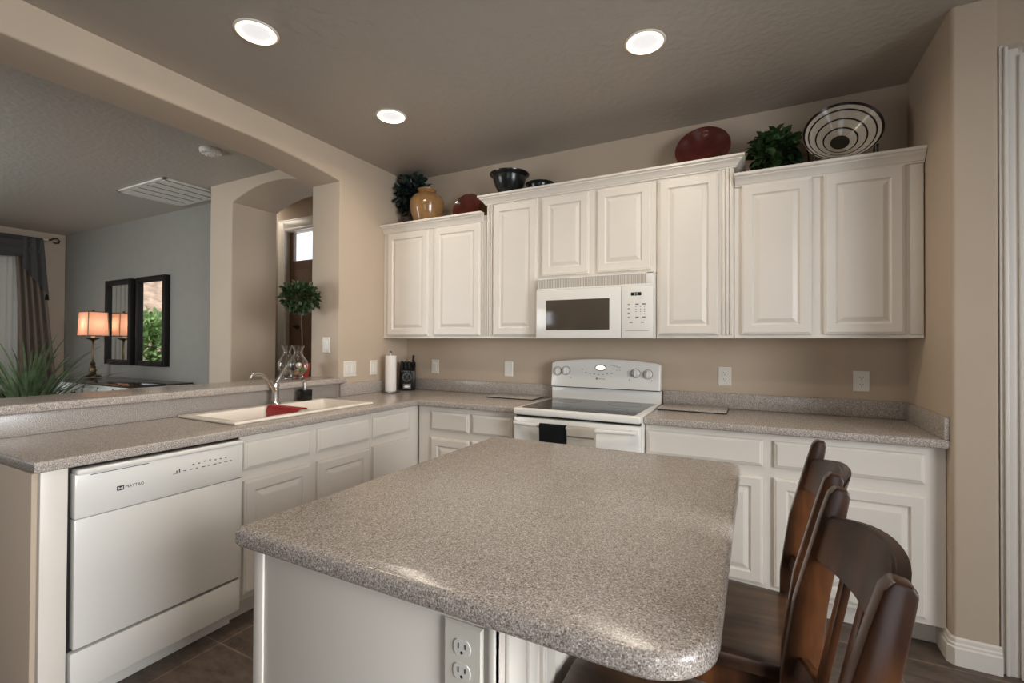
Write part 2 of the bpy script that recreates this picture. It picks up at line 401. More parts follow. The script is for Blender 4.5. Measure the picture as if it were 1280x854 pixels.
# right side wall, its bullnose corner, and the doorway beyond it
cap = lambda e: vert_edge(e) and (e.verts[0].co.y < -.5)
struct(MB().box(3.431, 3.578, -.640, 0.12, 0, H, bev=.016, seg=4, only=cap).build('wall_right', 'wall'))
dw_ = MB().box(3.578, 6.0, -.625, -.5, 2.53, H); dw_.box(4.60, 6.0, -.625, -.5, 0, 2.53); dw_.box(3.578, 3.60, -.625, -.3, 0, 2.53)
struct(dw_.build('wall_doorway', 'wall'))
cs = MB()
for (a, b, t) in ((3.580, 3.592, .012), (3.592, 3.604, .022), (3.604, 3.634, .016), (3.634, 3.652, .026)):
    cs.box(a, b, -.625 - t, -.6255, 0, 2.455 + (3.652 - a), bev=.003)
    cs.box(3.652, 4.53, -.625 - t, -.6255, 2.455 + (3.652 - b), 2.455 + (3.652 - a), bev=.003)
cs.box(3.634, 3.652, -.625, -.48, 0, 2.455)
struct(cs.build('trim_1', 'trim'))
dr = MB(); dr.box(3.656, 4.52, -.535, -.50, .01, 2.45, bev=.003)
panel(dr, back_face(-.535), 3.76, 4.42, 1.25, 2.30); panel(dr, back_face(-.535), 3.76, 4.42, .2, 1.1)
d1 = struct(dr.build('door_1', 'trim'))
hb = MB()
for z in (.42, 1.3, 2.2): hb.box(3.6525, 3.660, -.56, -.538, z - .05, z + .05, bev=.002)
plabel(hb.build('hinge', 'hinge', d1), 'dark bronze door hinge')
bb = MB(); bp = [(0, 0), (.018, 0), (.018, .070), (.013, .076), (.013, .084), (.008, .090), (.007, .104), (.003, .110), (0, .110)]; bb.flat = True
bb.sweep([(3.4305, -.47), (3.4305, -.630), (3.441, -.6408), (3.579, -.6408)], [(-o if False else o, z) for o, z in bp])
struct(bb.build('baseboard_right', 'trim'))
# enclosing walls behind the camera, with openings added for the fill lights
def wall_with_hole(name, x0, x1, y0, y1, hx0, hx1, hz0, hz1, axis):
    b = MB()
    if axis == 'x':
        b.box(x0, hx0, y0, y1, 0, H); b.box(hx1, x1, y0, y1, 0, H); b.box(hx0, hx1, y0, y1, 0, hz0); b.box(hx0, hx1, y0, y1, hz1, H)
    else:
        b.box(x0, x1, y0, hx0, 0, H); b.box(x0, x1, hx1, y1, 0, H); b.box(x0, x1, hx0, hx1, 0, hz0); b.box(x0, x1, hx0, hx1, hz1, H)
    return struct(b.build(name, 'wall'))
wall_with_hole('wall_rear', 0, 6.0, -7.0, -6.88, 2.6, 4.6, .35, 2.5, 'x')
wall_with_hole('wall_east', 5.8, 5.92, -6.88, -.625, -4.32, -2.52, .30, 2.5, 'y')
wall_with_hole('wall_dining_front', -5.55, -.3, -4.5, -4.38, -4.0, -1.8, .5, 2.4, 'x')
struct(MB().box(-.3, 0, -7.2, -7.0, 0, H).build('wall_corner', 'wall'))
# dining room: grey wall, wall with arched passage, far wall with the patio door
struct(MB().box(-5.55, -1.715, -.40, -.28, 0, H).build('wall_dining_back', 'grey_wall'))
ap = [(-1.715, 0), (-1.39, 0), (-1.39, 2.545)]
for i in range(1, 20):
    a = PI * i / 20; ap.append((-.85 - .54 * math.cos(a), 2.545 + .105 * (1 - math.cos(a) ** 2)))
ap += [(-.31, 2.545), (-.31, 0), (-.3005, 0), (-.3005, H), (-1.715, H)]
def arch_rim(e):
    a, b = e.verts[0].co, e.verts[1].co
    if abs(a.y - b.y) > 1e-4: return False
    mx, mz = (a.x + b.x) / 2, (a.z + b.z) / 2
    return -1.8 < mx < -.32 and .3 < mz < 2.71
struct(MB().prism(ap, -.70, -.26, lambda u, v, w: (u, w, v), bev=.012, seg=3, only=arch_rim).build('wall_arch', 'wall'))
hl = MB()
hl.box(-3.3, -1.86, .2, .3, 0, 2.86); hl.box(-1.86, -.95, .2, .3, 2.52, 2.86); hl.box(-.95, -.3, .2, .3, 0, 2.86)
hl.box(-3.4, -3.3, -.28, .3, 0, 2.86); hl.box(-3.3, -1.4, -.27, -.262, H, 2.86)
struct(hl.build('wall_hall', 'wall'))
hd = bpy.data.lights.new('hall_fill_light', 'AREA'); hd.shape = 'DISK'; hd.size = .3; hd.energy = 4.5; hd.color = (1.0, .9, .78)  # unseen lamp added to brighten the dark hall
ho = bpy.data.objects.new('hall_fill_light', hd); COL.objects.link(ho); ho.location = (-2.3, -.03, 2.84)
ht = MB()
for (a, b, t) in ((-.13, -.11, .012), (-.11, -.03, .018), (-.03, 0, .026)):
    ht.box(-1.86 + a, -1.86 + b, .2 - t, .1995, 0, 2.52 - a, bev=.003); ht.box(-1.86 + b, -.95, .2 - t, .1995, 2.52 - b, 2.52 - a, bev=.003)
struct(ht.build('trim_2', 'trim'))
fd = MB(); fd.box(-1.855, -1.50, .235, .275, .01, 2.10, bev=.003); fd.box(-1.50, -.955, .235, .275, .01, 2.10, bev=.003)
fd.box(-1.855, -.955, .235, .275, 2.10, 2.20); fd.box(-1.855, -1.80, .235, .275, 2.20, 2.515); fd.box(-1.05, -.955, .235, .275, 2.20, 2.515); 
d2 = struct(fd.build('door_2', 'door_brown'))
gp = MB().box(-1.80, -1.05, .25, .256, 2.20, 2.515).build('pane', 'pane', d2)
kn = MB().lathe([(0, -.02), (.02, -.015), (.026, 0), (.02, .015), (.01, .02), (.01, .04), (0, .04)], (-1.70, .21, 1.48), axis=Matrix.Rotation(PI / 2, 3, 'X')).build('knob', 'hinge', d2)
wall_with_hole('wall_dining_left', -5.67, -5.55, -4.5, -.28, -3.0, -.86, .02, 2.40, 'y')
wf = MB()
for y in (-3.0, -1.95, -.90): wf.box(-5.64, -5.58, y - .03 if y > -2.9 else y, y + .03, .02, 2.4)
wf.box(-5.64, -5.58, -3.0, -.86, 2.34, 2.4); wf.box(-5.64, -5.58, -3.0, -.86, .02, .08)
w1 = struct(wf.build('window_1', 'trim'))
MB().box(-5.615, -5.609, -2.97, -.89, .08, 2.34).build('pane', 'pane', w1)
for nm, bx in (('window_2', (2.6, 4.6, -6.95, -6.91, .35, 2.5)), ('window_4', (-4.0, -1.8, -4.46, -4.42, .5, 2.4))):  # unseen windows added to go with the rear and dining fill lights
    x0, x1, y0, y1, z0, z1 = bx; b = MB(); w = .05
    for x in (x0, (x0 + x1) / 2 - w / 2, x1 - w): b.box(x, x + w, y0, y1, z0, z1)
    b.box(x0, x1, y0, y1, z0, z0 + w); b.box(x0, x1, y0, y1, z1 - w, z1); struct(b.build(nm, 'trim'))
b = MB(); w = .05  # unseen side window, added where the side fill light enters
for y in (-4.32, -3.445, -2.57): b.box(5.84, 5.88, y, y + w, .30, 2.5)
b.box(5.84, 5.88, -4.32, -2.52, .30, .35); b.box(5.84, 5.88, -4.32, -2.52, 2.45, 2.5); struct(b.build('window_3', 'trim'))

# ------------------------------------------------------------------ wall cabinets
FY = -.297
def cabinet_uppers():
    specs = [
        ('two-door white wall cabinet in the back left corner under the tan jar', .004, .978, 2.205, 1.348, [(.053, .466), (.517, .934)], 2.192, (.945, .976)),
        ('tall narrow one-door white wall cabinet left of the microwave', .980, 1.398, 2.322, 1.348, [(1.040, 1.383)], 2.300, (.984, 1.030)),
        ('short two-door white wall cabinet above the microwave', 1.400, 2.172, 2.322, 1.745, [(1.419, 1.749), (1.804, 2.142)], 2.295, None),
        ('tall one-door white wall cabinet just right of the microwave', 2.174, 2.598, 2.322, 1.348, [(2.188, 2.518)], 2.295, (2.535, 2.594)),
        ('two-door white wall cabinet at the right end under the striped plate', 2.600, 3.428, 2.205, 1.348, [(2.636, 2.967), (3.020, 3.353)], 2.195, (3.372, 3.426)),
    ]
    for lab, x0, x1, zt, zb, doors, zd, flute in specs:
        t = thing('wall_cabinet', lab, 'cabinet', (0, 0, 0), 0, 'white wall cabinets along the back wall')
        b = MB().box(x0, x1, FY, -GAPW, zb, zt, bev=.0015, seg=1)
        b.box(x0 + .002, x1 - .002, FY - .004, FY, zb, zb + .016, bev=.001, seg=1)
        b.build('body', 'cabinet', t)
        for (a, c) in doors:
            panel(MB(), back_face(FY), a, c, zb + .020 if zb < 1.5 else 1.768, zd).build('door', 'cabinet', t)
        if flute:
            f = MB(); a, c = flute; n = 3 if x1 < 3 else 1; w = (c - a) / n
            for i in range(n): f.box(a + i * w + .002, a + (i + 1) * w - .002, FY - .008, FY, zb + .018, zt - .01, bev=.003)
            f.build('filler_strip', 'cabinet', t)
    def crown_prof(zb, zt):
        h = zt - zb
        return [(0, zb), (.010, zb), (.010, zb + .16 * h), (.016, zb + .16 * h), (.018, zb + .24 * h), (.026, zb + .42 * h), (.038, zb + .60 * h), (.041, zb + .62 * h), (.041, zb + .70 * h), (.050, zb + .78 * h), (.053, zb + .80 * h), (.053, zt), (0, zt)]
    for lab, path, zb, zt, dk in [
        ('white crown molding along the lower left wall cabinet in the corner', [(.003, FY), (.955, FY)], 2.196, 2.262, (.003, .977, 2.2055)),
        ('long white crown molding on the raised middle wall cabinets', [(.979, -.003), (.979, FY), (2.600, FY), (2.600, -.003)], 2.310, 2.372, (.982, 2.597, 2.3225)),
        ('white crown molding on the right wall cabinet below the striped plate', [(2.6025, FY), (3.428, FY)], 2.196, 2.264, (2.603, 3.428, 2.2055))]:
        b = MB().sweep(path, crown_prof(zb, zt))
        x0, x1, z0 = dk; b.box(x0 + .003, x1 - .003, FY + .002, -.004, z0, zt - .022)   # the deck the ornaments stand on
        b.flat = True; tag(b.build('crown_molding', 'cabinet'), lab, 'molding', 'crown moldings on the wall cabinets')
cabinet_uppers()
DECK_L, DECK_C, DECK_R = 2.240, 2.350, 2.242

# ------------------------------------------------------------------ base cabinets
def base_cab(lab, box, face, mp, drawers, doors, slabs=(), grp='white base cabinets'):
    t = thing('base_cabinet', lab, 'cabinet', (0, 0, 0), 0, grp)
    x0, x1, y0, y1 = box
    if face == 'y': b = MB().box(x0, x1, y0, y1, .105, .8755, bev=.0015, seg=1)
    else:
        b = MB().box(x1 - .02, x1, y0, y1, .105, .8755, bev=.0015, seg=1); b.box(x0, x0 + .012, y0, y1, .105, .70)
        b.box(x0 + .012, x1 - .02, y0, y0 + .016, .105, .70); b.box(x0 + .012, x1 - .02, y1 - .016, y1, .105, .70); b.box(x0 + .012, x1 - .02, y0 + .016, y1 - .016, .105, .121)
    b.build('body', 'cabinet', t)
    if face == 'y': MB().box(x0, x1, y0 + .07, y1, .001, .1045).build('toe_kick', 'cabinet', t)
    else: MB().box(x0, x1 - .07, y0, y1, .001, .1045).build('toe_kick', 'cabinet', t)
    for (a, c) in drawers: panel(MB(), mp, a, c, .712, .840, SLAB).build('drawer', 'cabinet', t)
    for (a, c) in doors: panel(MB(), mp, a, c, .132, .662).build('door', 'cabinet', t)
    for (a, c) in slabs: panel(MB(), mp, a, c, .132, .662, PLAIN).build('door', 'cabinet', t)
    return t
BY, LX = -.580, .580
base_cab('white two-drawer two-door base cabinet right of the range', (2.168, 3.4295, BY, -GAPW), 'y', back_face(BY), [(2.179, 2.739), (2.786, 3.356)], [(2.179, 2.739), (2.785, 3.360)])
t_ = base_cab('white base cabinet between the inside corner and the range', (.602, 1.402, BY, -GAPW), 'y', back_face(BY), [(.715, 1.023), (1.047, 1.345)], [(.715, 1.023), (1.047, 1.345)])
base_cab('white sink base cabinet right of the dishwasher', (-.028, LX, -1.866, -1.031), 'x', left_face(LX), [(-1.850, -1.483), (-1.438, -1.052)], [(-1.850, -1.483), (-1.438, -1.052)])
base_cab('narrow white corner base cabinet with a flat door right of the sink', (.022, LX, -1.029, -.004), 'x', left_face(LX), [(-1.020, -.675)], [], [(-1.020, -.675)])
ep = MB().box(.05, .600, -2.556, -2.484, .0, .8755, bev=.003)
tag(ep.build('end_panel', 'cabinet'), 'white end panel left of the dishwasher', 'panel')

# ------------------------------------------------------------------ countertops
ZC = .914
SX0, SX1, SY0, SY1 = .035, .520, -1.850, -.945
xs = [-.03, .002, SX0 + .02, SX1 - .02, .622, 1.403]; ys = [-2.578, SY0 + .02, SY1 - .02, -.757, -.623, -.003]
def m_left(x, y):
    if x < .002 and y > -.757: return False
    if SX0 + .02 < x < SX1 - .02 and SY0 + .02 < y < SY1 - .02: return False
    return x < .622 or y > -.623
tc = thing('countertop', 'grey speckled L-shaped countertop around the sink', 'countertop')
MB().slab(xs, ys, m_left, .876, ZC).build('worktop', 'counter', tc)
b = MB().box(-.0298, -.012, -2.574, -.757, ZC, 1.0135, bev=.002); b.box(.0012, .019, -.755, -.003, ZC, 1.008, bev=.003); b.box(.019, 1.403, -.0192, -.0012, ZC, 1.008, bev=.003)
b.build('backsplash', 'counter', tc)
tr = thing('countertop', 'grey speckled countertop right of the range', 'countertop')
MB().slab([2.167, 3.4298], [-.623, -.003], lambda x, y: True, .876, ZC).build('worktop', 'counter', tr)
b = MB().box(2.167, 3.4298, -.0192, -.0012, ZC, 1.008, bev=.003); b.box(3.411, 3.4298, -.622, -.0195, ZC, 1.008, bev=.003)
b.build('backsplash', 'counter', tr)
bt = MB().slab([-.308, -.001, .002, .062], [-2.60, -.757, -.738], lambda x, y: y < -.757 or x > .002, 1.0145, 1.053, bev=.009)
tag(bt.build('bar_counter', 'counter'), 'raised grey speckled bar top behind the sink', 'countertop')

# island
IX0, IX1, IY0, IY1 = 1.712, 2.664, -2.602, -1.461
isl = thing('kitchen_island', 'white island cabinet with an outlet on its end panel', 'island')
b = MB().box(1.742, 2.335, -2.565, -1.50, .10, .8755, bev=.003); b.box(1.80, 2.335, -2.50, -1.55, .001, .10)
b.build('body', 'cabinet', isl)
MB().box(1.738, 1.770, -2.569, -2.535, .001, .875, bev=.003).build('corner_trim', 'cabinet', isl)
b = MB()
for (y0, y1, t) in ((-2.568, -2.53, .006), (-2.528, -2.46, .012), (-2.445, -2.41, .010)): b.box(2.335, 2.335 + t, y0, y1, .001, .875, bev=.004)
b.box(2.330, 2.341, -2.571, -2.552, .001, .875, bev=.002)
b.build('corner_trim', 'cabinet', isl)
panel(MB(), lambda u, v, n: (2.335 + n * .6, u, v), -2.38, -1.55, .13, .84).build('side_panel', 'cabinet', isl)
t = bmesh.new()
def rounded(x0, x1, y0, y1, r, n=8):
    P = []
    for cx, cy, a0, rr in ((x1 - r[0], y0 + r[0], -PI / 2, r[0]), (x1 - r[1], y1 - r[1], 0, r[1]), (x0 + r[2], y1 - r[2], PI / 2, r[2]), (x0 + r[3], y0 + r[3], PI, r[3])):
        for i in range(n + 1): P.append((cx + rr * math.cos(a0 + PI / 2 * i / n), cy + rr * math.sin(a0 + PI / 2 * i / n)))
    return P
flat = lambda e: abs(e.verts[0].co.z - e.verts[1].co.z) < 1e-5
b = MB().prism(rounded(IX0, IX1, IY0, IY1, (.10, .05, .02, .02)), .876, ZC, lambda u, v, w: (u, v, w), bev=.011, seg=3, only=flat)
tag(b.build('island_top', 'counter'), 'big grey speckled island countertop with rounded corners', 'countertop')

# ------------------------------------------------------------------ electrical plates
def plate(kind, lab, c, mp, w=.076, h=.117, style='duplex', grp=None):
    """c=(u,v) centre; mp maps (u,v,n) onto the wall"""
    t = thing('wall_outlet' if style == 'duplex' else 'light_switch', lab, 'outlet' if style == 'duplex' else 'switch', (0, 0, 0), 0, grp)
    u, v = c; b = MB()
    panel(b, mp, u - w / 2, u + w / 2, v - h / 2, v + h / 2, [(0, .0005), (0, .003), (.004, .0062)]); b.build('cover_plate', 'plate_white', t)
    if style == 'duplex':
        for dv in (-.0195, .0195):
            s = MB(); k = MB()
            pts = [(u + .0165 * math.cos(2 * PI * i / 20), v + dv + max(-.0125, min(.0125, .0165 * math.sin(2 * PI * i / 20)))) for i in range(20)]
            s.prism(pts, .006, .0078, mp)
            for du, hh in ((-.0065, .0045), (.0065, .0038)):
                k.prism([(u + du - .0012, v + dv + .003 - hh), (u + du + .0012, v + dv + .003 - hh), (u + du + .0012, v + dv + .003 + hh), (u + du - .0012, v + dv + .003 + hh)], .0076, .0081, mp)
            k.prism([(u + .0026 * math.cos(2 * PI * i / 10), v + dv - .0075 + .0026 * math.sin(2 * PI * i / 10)) for i in range(10)], .0076, .0081, mp)
            so_ = s.build('socket', 'plastic', t); k.build('slot_pattern', 'slot', so_)
    else:
        n = 2 if w > .1 else 1
        for i in range(n):
            uu = u + (i - (n - 1) / 2) * .046; s = MB()
            panel(s, mp, uu - .0165, uu + .0165, v - .033, v + .033, [(0, .005), (0, .0075), (.002, .0088)]); s.build('rocker', 'plastic', t)
    return t
bw = back_face(-.0005); lw = left_face(.0005)
G1 = 'electrical plates above the counters'
plate('s', 'white switch plate on the back wall beside the knife block', (.305, 1.112), bw, style='rocker', grp=G1)
plate('s', 'white switch plate on the back wall left of the range', (1.008, 1.112), bw, style='rocker', grp=G1)
plate('o', 'white duplex outlet on the back wall just right of the range', (2.535, 1.112), bw, grp=G1)
plate('o', 'white duplex outlet at the far right of the back wall', (3.229, 1.110), bw, grp=G1)
plate('s', 'wide double switch plate on the left wall above the bar end', (-.652, 1.112), lw, w=.122, style='rocker', grp=G1)
plate('s', 'white switch plate half hidden by the paper towel roll', (-.405, 1.112), lw, style='rocker', grp=G1)
plate('s', 'white switch on the narrow wall end beside the topiary', (-.130, 1.292), back_face(-.7555), style='rocker', grp=G1)
plate('o', 'white duplex outlet on the end of the kitchen island', (2.282, .795), back_face(-2.5655), grp=G1)

# ------------------------------------------------------------------ dishwasher
dwr = thing('dishwasher', 'white built-in dishwasher under the left counter', 'dishwasher')
y0, y1 = -2.478, -1.869
MB().box(.05, .575, y0, y1, .10, .872).build('tub', 'gap', dwr)
b = MB().box(.576, .612, y0 + .008, y1 - .004, .238, .689, bev=.004); b.build('door', 'appliance', dwr)
b = MB().box(.576, .618, y0 + .006, y1 - .004, .692, .848, bev=.004)
b.box(.578, .630, y0 + .008, y1 - .005, .845, .864, bev=.007, seg=3)
cp = b.build('control_panel', 'appliance', dwr)
b = MB().box(.56, .604, y0 + .004, y1 - .004, .082, .224, bev=.004); b.build('lower_panel', 'appliance', dwr)
MB().box(.10, .530, y0 + .004, y1 - .004, .001, .080).build('toe_kick', 'appliance', dwr)
k = MB()
for i in range(7):
    yy = -2.090 + i * .0225; k.box(.618, .6186, yy, yy + .007, .796 + (i in (2, 3)) * .004, .800 + (i in (2, 3)) * .004)
for i in range(9):
    yy = -2.125 + i * .024; k.box(.618, .6185, yy, yy + (.014 if i % 2 else .009), .778, .781)
k.box(.618, .6185, -2.165, -2.135, .7745, .776); k.box(.618, .6185, -2.152, -2.148, .778, .787); k.box(.618, .6185, -2.142, -2.138, .778, .792)
k.box(.618, .6186, -2.43, -2.25, .838, .8405)
plabel(k.build('button_print', 'darkink', cp), 'small dark button markings')
k = MB()
panel(k, left_face(.6182), -2.352, -2.330, .7600, .7765, [(0, 0), (0, .0005)])
k.build('emblem', 'darkink', cp)
k = MB(); k.prism([(-2.349, .763), (-2.346, .763), (-2.341, .769), (-2.336, .763), (-2.333, .763), (-2.333, .773), (-2.336, .773), (-2.341, .7665), (-2.346, .773), (-2.349, .773)], .6187, .6191, lambda u, v, w: (w, u, v)); k.build('emblem_mark', 'plastic', cp)
R90 = Matrix(((0, 0, 1, .6183), (1, 0, 0, -2.326), (0, 1, 0, .7635), (0, 0, 0, 1)))
text_mesh('brand_lettering', 'MAYTAG', .0150, 'darkink', R90, cp)

# ------------------------------------------------------------------ range
rng = thing('range', 'white freestanding electric range with a black glass cooktop', 'range')
X0, X1 = 1.4065, 2.1635; YF = -.640
MB().box(X0, X1, YF, -.03, .02, .896, bev=.003).build('body', 'appliance', rng)
b = MB().box(X0 - .001, X1 + .001, -.695, -.055, .884, .924, bev=.010, seg=3); ck = b.build('cooktop', 'appliance', rng)
MB().prism(rounded(X0 + .035, X1 - .035, -.660, -.105, (.02, .02, .02, .02)), .9235, .9262, lambda u, v, w: (u, v, w)).build('glass_surface', 'glass_black', ck)
for cx, cy, r in ((1.60, -.50, .10), (1.97, -.50, .078), (1.60, -.24, .075), (1.97, -.24, .10)):
    MB().lathe([(r, .9263), (r, .9268), (r + .003, .9268), (r + .003, .9263)], (cx, cy, 0), n=40, close=True).build('burner_ring', 'ink', ck)
MB().box(X0 + .004, X1 - .004, -.660, -.641, .872, .8835).build('vent_gap', 'gap', rng)
b = MB().box(X0 + .002, X1 - .002, -.690, -.641, .215, .870, bev=.006); od = b.build('oven_door', 'appliance', rng)
MB().box(X0 + .12, X1 - .12, -.6925, -.690, .36, .70, bev=.001).build('door_window', 'glass_black', od)
hp = []
for i in range(13):
    a = i / 12; hp.append((X0 + .02 + a * (X1 - X0 - .04), -.722 - .028 * math.sin(PI * a), .838))
b = MB().tube(hp, [.008] + [.0115] * 11 + [.008], n=10)
b.box(X0 + .014, X0 + .05, -.728, -.689, .826, .850, bev=.005); b.box(X1 - .05, X1 - .014, -.728, -.689, .826, .850, bev=.005)
b.build('handle', 'appliance', od)
MB().box(X0 + .002, X1 - .002, -.688, -.641, .045, .205, bev=.006).build('drawer', 'appliance', rng)
# backguard with gently arched top
MB().box(X0, X1, -.085, -.028, .922, 1.004, bev=.003).build('riser', 'appliance', rng)
MB().box(X0 + .006, X1 - .006, -.100, -.03, 1.0045, 1.010).build('shadow_gap', 'gap', rng)
pg = [(X0, 1.0105), (X1, 1.0105)] + [(X1 - (X1 - X0) * i / 24, 1.176 + .024 * math.sin(PI * i / 24) + (0.008 if 0 < i < 24 else 0)) for i in range(25)]
def guard(u, v, w): return (u, w + (v - 1.01) * .10, v)
b = MB().prism(pg, -.112, -.045, guard, bev=.010, seg=3, only=lambda e: not (e.verts[0].co.z < 1.02 and e.verts[1].co.z < 1.02))
gd = b.build('control_panel', 'appliance', rng)
def gface(u, v, n): return (u, -.112 - n + (v - 1.01) * .10, v)
GR = Matrix.Rotation(PI / 2 - .1, 3, 'X')
for kx, kz in ((1.455, 1.117), (1.517, 1.121), (2.005, 1.118), (2.085, 1.114)):
    c = gface(kx, kz, 0)
    kb = MB().lathe([(0, .022), (.018, .021), (.022, .016), (.023, .004), (.027, .002), (.027, 0), (0, 0)], c, n=24, axis=GR)
    kb.box(kx - .004, kx + .004, c[1] - .034, c[1] - .018, kz - .021, kz + .021, bev=.0025).build('knob', 'appliance', gd)
k = MB()
for kx, kz in ((1.455, 1.117), (1.517, 1.121), (2.005, 1.118), (2.085, 1.114)):
    c = gface(kx, kz, .0004); k.lathe([(.0285, 0), (.0285, .0006), (.0315, .0006), (.0315, 0)], c, n=28, axis=GR, close=True)
def mark(kk, u, v, w, h): panel(kk, gface, u - w / 2, u + w / 2, v - h / 2, v + h / 2, [(0, 0), (0, .0005)])
for i in range(7): mark(k, 1.665 + i * .030, 1.112 - .010 * math.sin(PI * i / 6), .012, .004)
for du in (.05, .07, .09, .11): mark(k, 1.785 + du, 1.168 - (du - .04) ** 2 * 3, .020, .0025)
for v in (1.115, 1.10, 1.128): mark(k, 1.952, v, .004, .004)
for u in (1.555, 1.965, 2.11): mark(k, u, 1.073, .006, .007)
for u in (1.90, 1.88, 1.64): mark(k, u, 1.135, .009, .003)
mark(k, 1.743, 1.0735, .012, .012)
k.build('panel_print', 'ink', gd)
GM = Matrix.Translation(Vector(gface(1.755, 1.069, .0004))) @ Matrix.Rotation(PI / 2 - .1, 4, 'X')
text_mesh('brand_lettering', 'MAYTAG', .0115, 'ink', GM, gd)
c = gface(1.768, 1.150, .0)
def oval(a, bb, n=28, u0=1.768, v0=1.148): return [(u0 + a * math.cos(2 * PI * i / n), v0 + bb * math.sin(2 * PI * i / n)) for i in range(n)]
MB().prism(oval(.040, .022), .0, .003, gface).build('clock_bezel', 'ink', gd)
plabel(MB().prism(oval(.034, .016), .003, .0045, gface).build('clock_display', 'candle_led', gd), 'glowing oval clock display')

# towels hung over the oven door handle
def drape(mb, u0, u1, zt, zf, zbk, yf=-.763, yb=-.738, wav=.002, nu=10):
    t = bmesh.new(); path = []
    for i in range(9): path.append((yf - .0015 * math.sin(i * .8), zf + (zt - zf) * i / 8))
    for i in range(1, 6):
        a = PI * i / 6; path.append(((yf + yb) / 2 - (yb - yf) / 2 * math.cos(a), zt + .012 * math.sin(a)))
    for i in range(7): path.append((yb, zt - (zt - zbk) * i / 6))
    G = [[t.verts.new((u0 + (u1 - u0) * j / nu, y + wav * math.sin(j * 1.3 + z * 20), z)) for j in range(nu + 1)] for y, z in path]
    for a, b in zip(G, G[1:]):
        for j in range(nu): t.faces.new((a[j], a[j + 1], b[j + 1], b[j]))
    r = bmesh.ops.solidify(t, geom=t.faces[:], thickness=.004)
    return mb._merge(t)
tag(drape(MB(), 1.608, 1.770, .844, .585, .63).build('dish_towel', 'towel_black'), 'black dish towel hanging on the oven door handle', 'towel', 'towels on the oven handle')
wt = thing('dish_towel', 'white striped dish towel hanging on the oven door handle', 'towel', (0, 0, 0), 0, 'towels on the oven handle')
drape(MB(), 1.776, 1.936, .844, .585, .63).build('cloth', 'towel_white', wt)
for z in (.795, .66): MB().box(1.777, 1.935, -.7715, -.7690, z, z + .008).build('stripe', 'towel_stripe', wt)

# ------------------------------------------------------------------ microwave
mw = thing('microwave', 'white over-the-range microwave with a dark door window', 'microwave')
MX0, MX1, MF = 1.4165, 2.1705, -.372
MB().box(MX0, MX1, MF, -GAPW, 1.3465, 1.7435, bev=.003).build('body', 'appliance', mw)
b = MB().box(MX0 + .012, MX1 - .045, MF - .004, MF, 1.676, 1.732); b.build('vent_grille', 'grille', mw)
b = MB().box(MX0, MX1, MF - .008, MF, 1.6635, 1.674, bev=.002); b.box(MX1 - .043, MX1, MF - .006, MF, 1.674, 1.742, bev=.002); b.box(MX0, MX1, MF - .006, MF, 1.733, 1.7425, bev=.002)
b.build('vent_frame', 'appliance', mw)
d = MB().box(MX0, 1.981, MF - .018, MF, 1.3475, 1.662, bev=.004).build('door', 'appliance', mw)
MB().box(1.488, 1.910, MF - .0205, MF - .018, 1.400, 1.594, bev=.001).build('window', 'mw_window', d)
p_ = MB().box(1.984, MX1, MF - .018, MF, 1.3475, 1.662, bev=.004).build('control_panel', 'appliance', mw)
mf = back_face(MF - .0182)
def mk(kk, u, v, w, h): panel(kk, mf, u - w / 2, u + w / 2, v - h / 2, v + h / 2, [(0, 0), (0, .0005)])
k = MB(); mk(k, 2.072, 1.612, .062, .020); k.build('display', 'black', p_)
mfd = back_face(MF - .0188)
text_mesh('clock_digits', '2:15', .013, 'led', Matrix(((1, 0, 0, 2.060), (0, 0, -1, MF - .0191), (0, 1, 0, 1.6075), (0, 0, 0, 1))), p_, .0001)
k = MB()
for i, v in enumerate((1.550, 1.524, 1.498, 1.472)): mk(k, 2.028, v, .012, .006)
for v in (1.550, 1.472):
    for u in (2.078, 2.118): mk(k, u, v, .020, .007)
for v in (1.536, 1.521, 1.506, 1.492):
    for u in (2.072, 2.098, 2.122): mk(k, u, v, .006, .004)
for u in (2.042, 2.110): mk(k, u, 1.442, .020, .006)
mk(k, 2.078, 1.392, .14, .002)
k.build('key_print', 'ink', p_)

# ------------------------------------------------------------------ sink, faucet and things around it
sk = thing('sink', 'ivory double-bowl drop-in sink in the left counter', 'sink')
BX0, BX1 = .115, SX1 - .045; YD = -1.395
rim = MB().slab([SX0, BX0, BX1, SX1], [SY0, SY0 + .045, YD - .02, YD + .02, SY1 - .045, SY1],
    lambda x, y: not (BX0 < x < BX1 and ((SY0 + .045 < y < YD - .02) or (YD + .02 < y < SY1 - .045))), .9145, .929, bev=.007)
rim.build('rim', 'sink', sk)
for ya, yb in ((SY0 + .045, YD - .02), (YD + .02, SY1 - .045)):
    t = bmesh.new(); loops = []
    for ins, z, r in ((0.0, .922, .012), (.004, .90, .03), (.012, .78, .045), (.03, .745, .05), (.08, .74, .03)):
        loops.append([t.verts.new((x, y, z)) for x, y in rounded(BX0 + ins, BX1 - ins, ya + ins, yb - ins, (r,) * 4, 5)])
    for A, B in zip(loops, loops[1:]):
        n = len(A)
        for i in range(n): t.faces.new((A[i], A[(i + 1) % n], B[(i + 1) % n], B[i]))
    t.faces.new(loops[-1]); bmesh.ops.recalc_face_normals(t, faces=t.faces)
    bmesh.ops.reverse_faces(t, faces=t.faces)
    bmesh.ops.solidify(t, geom=t.faces[:], thickness=.004)
    m_ = MB(); m_._merge(t); bo = m_.build('bowl', 'sink', sk)
    MB().lathe([(0, .7445), (.03, .7445), (.042, .746), (.044, .7425), (0, .7425)], ((BX0 + BX1) / 2, (ya + yb) / 2, 0)).build('drain', 'chrome', bo)
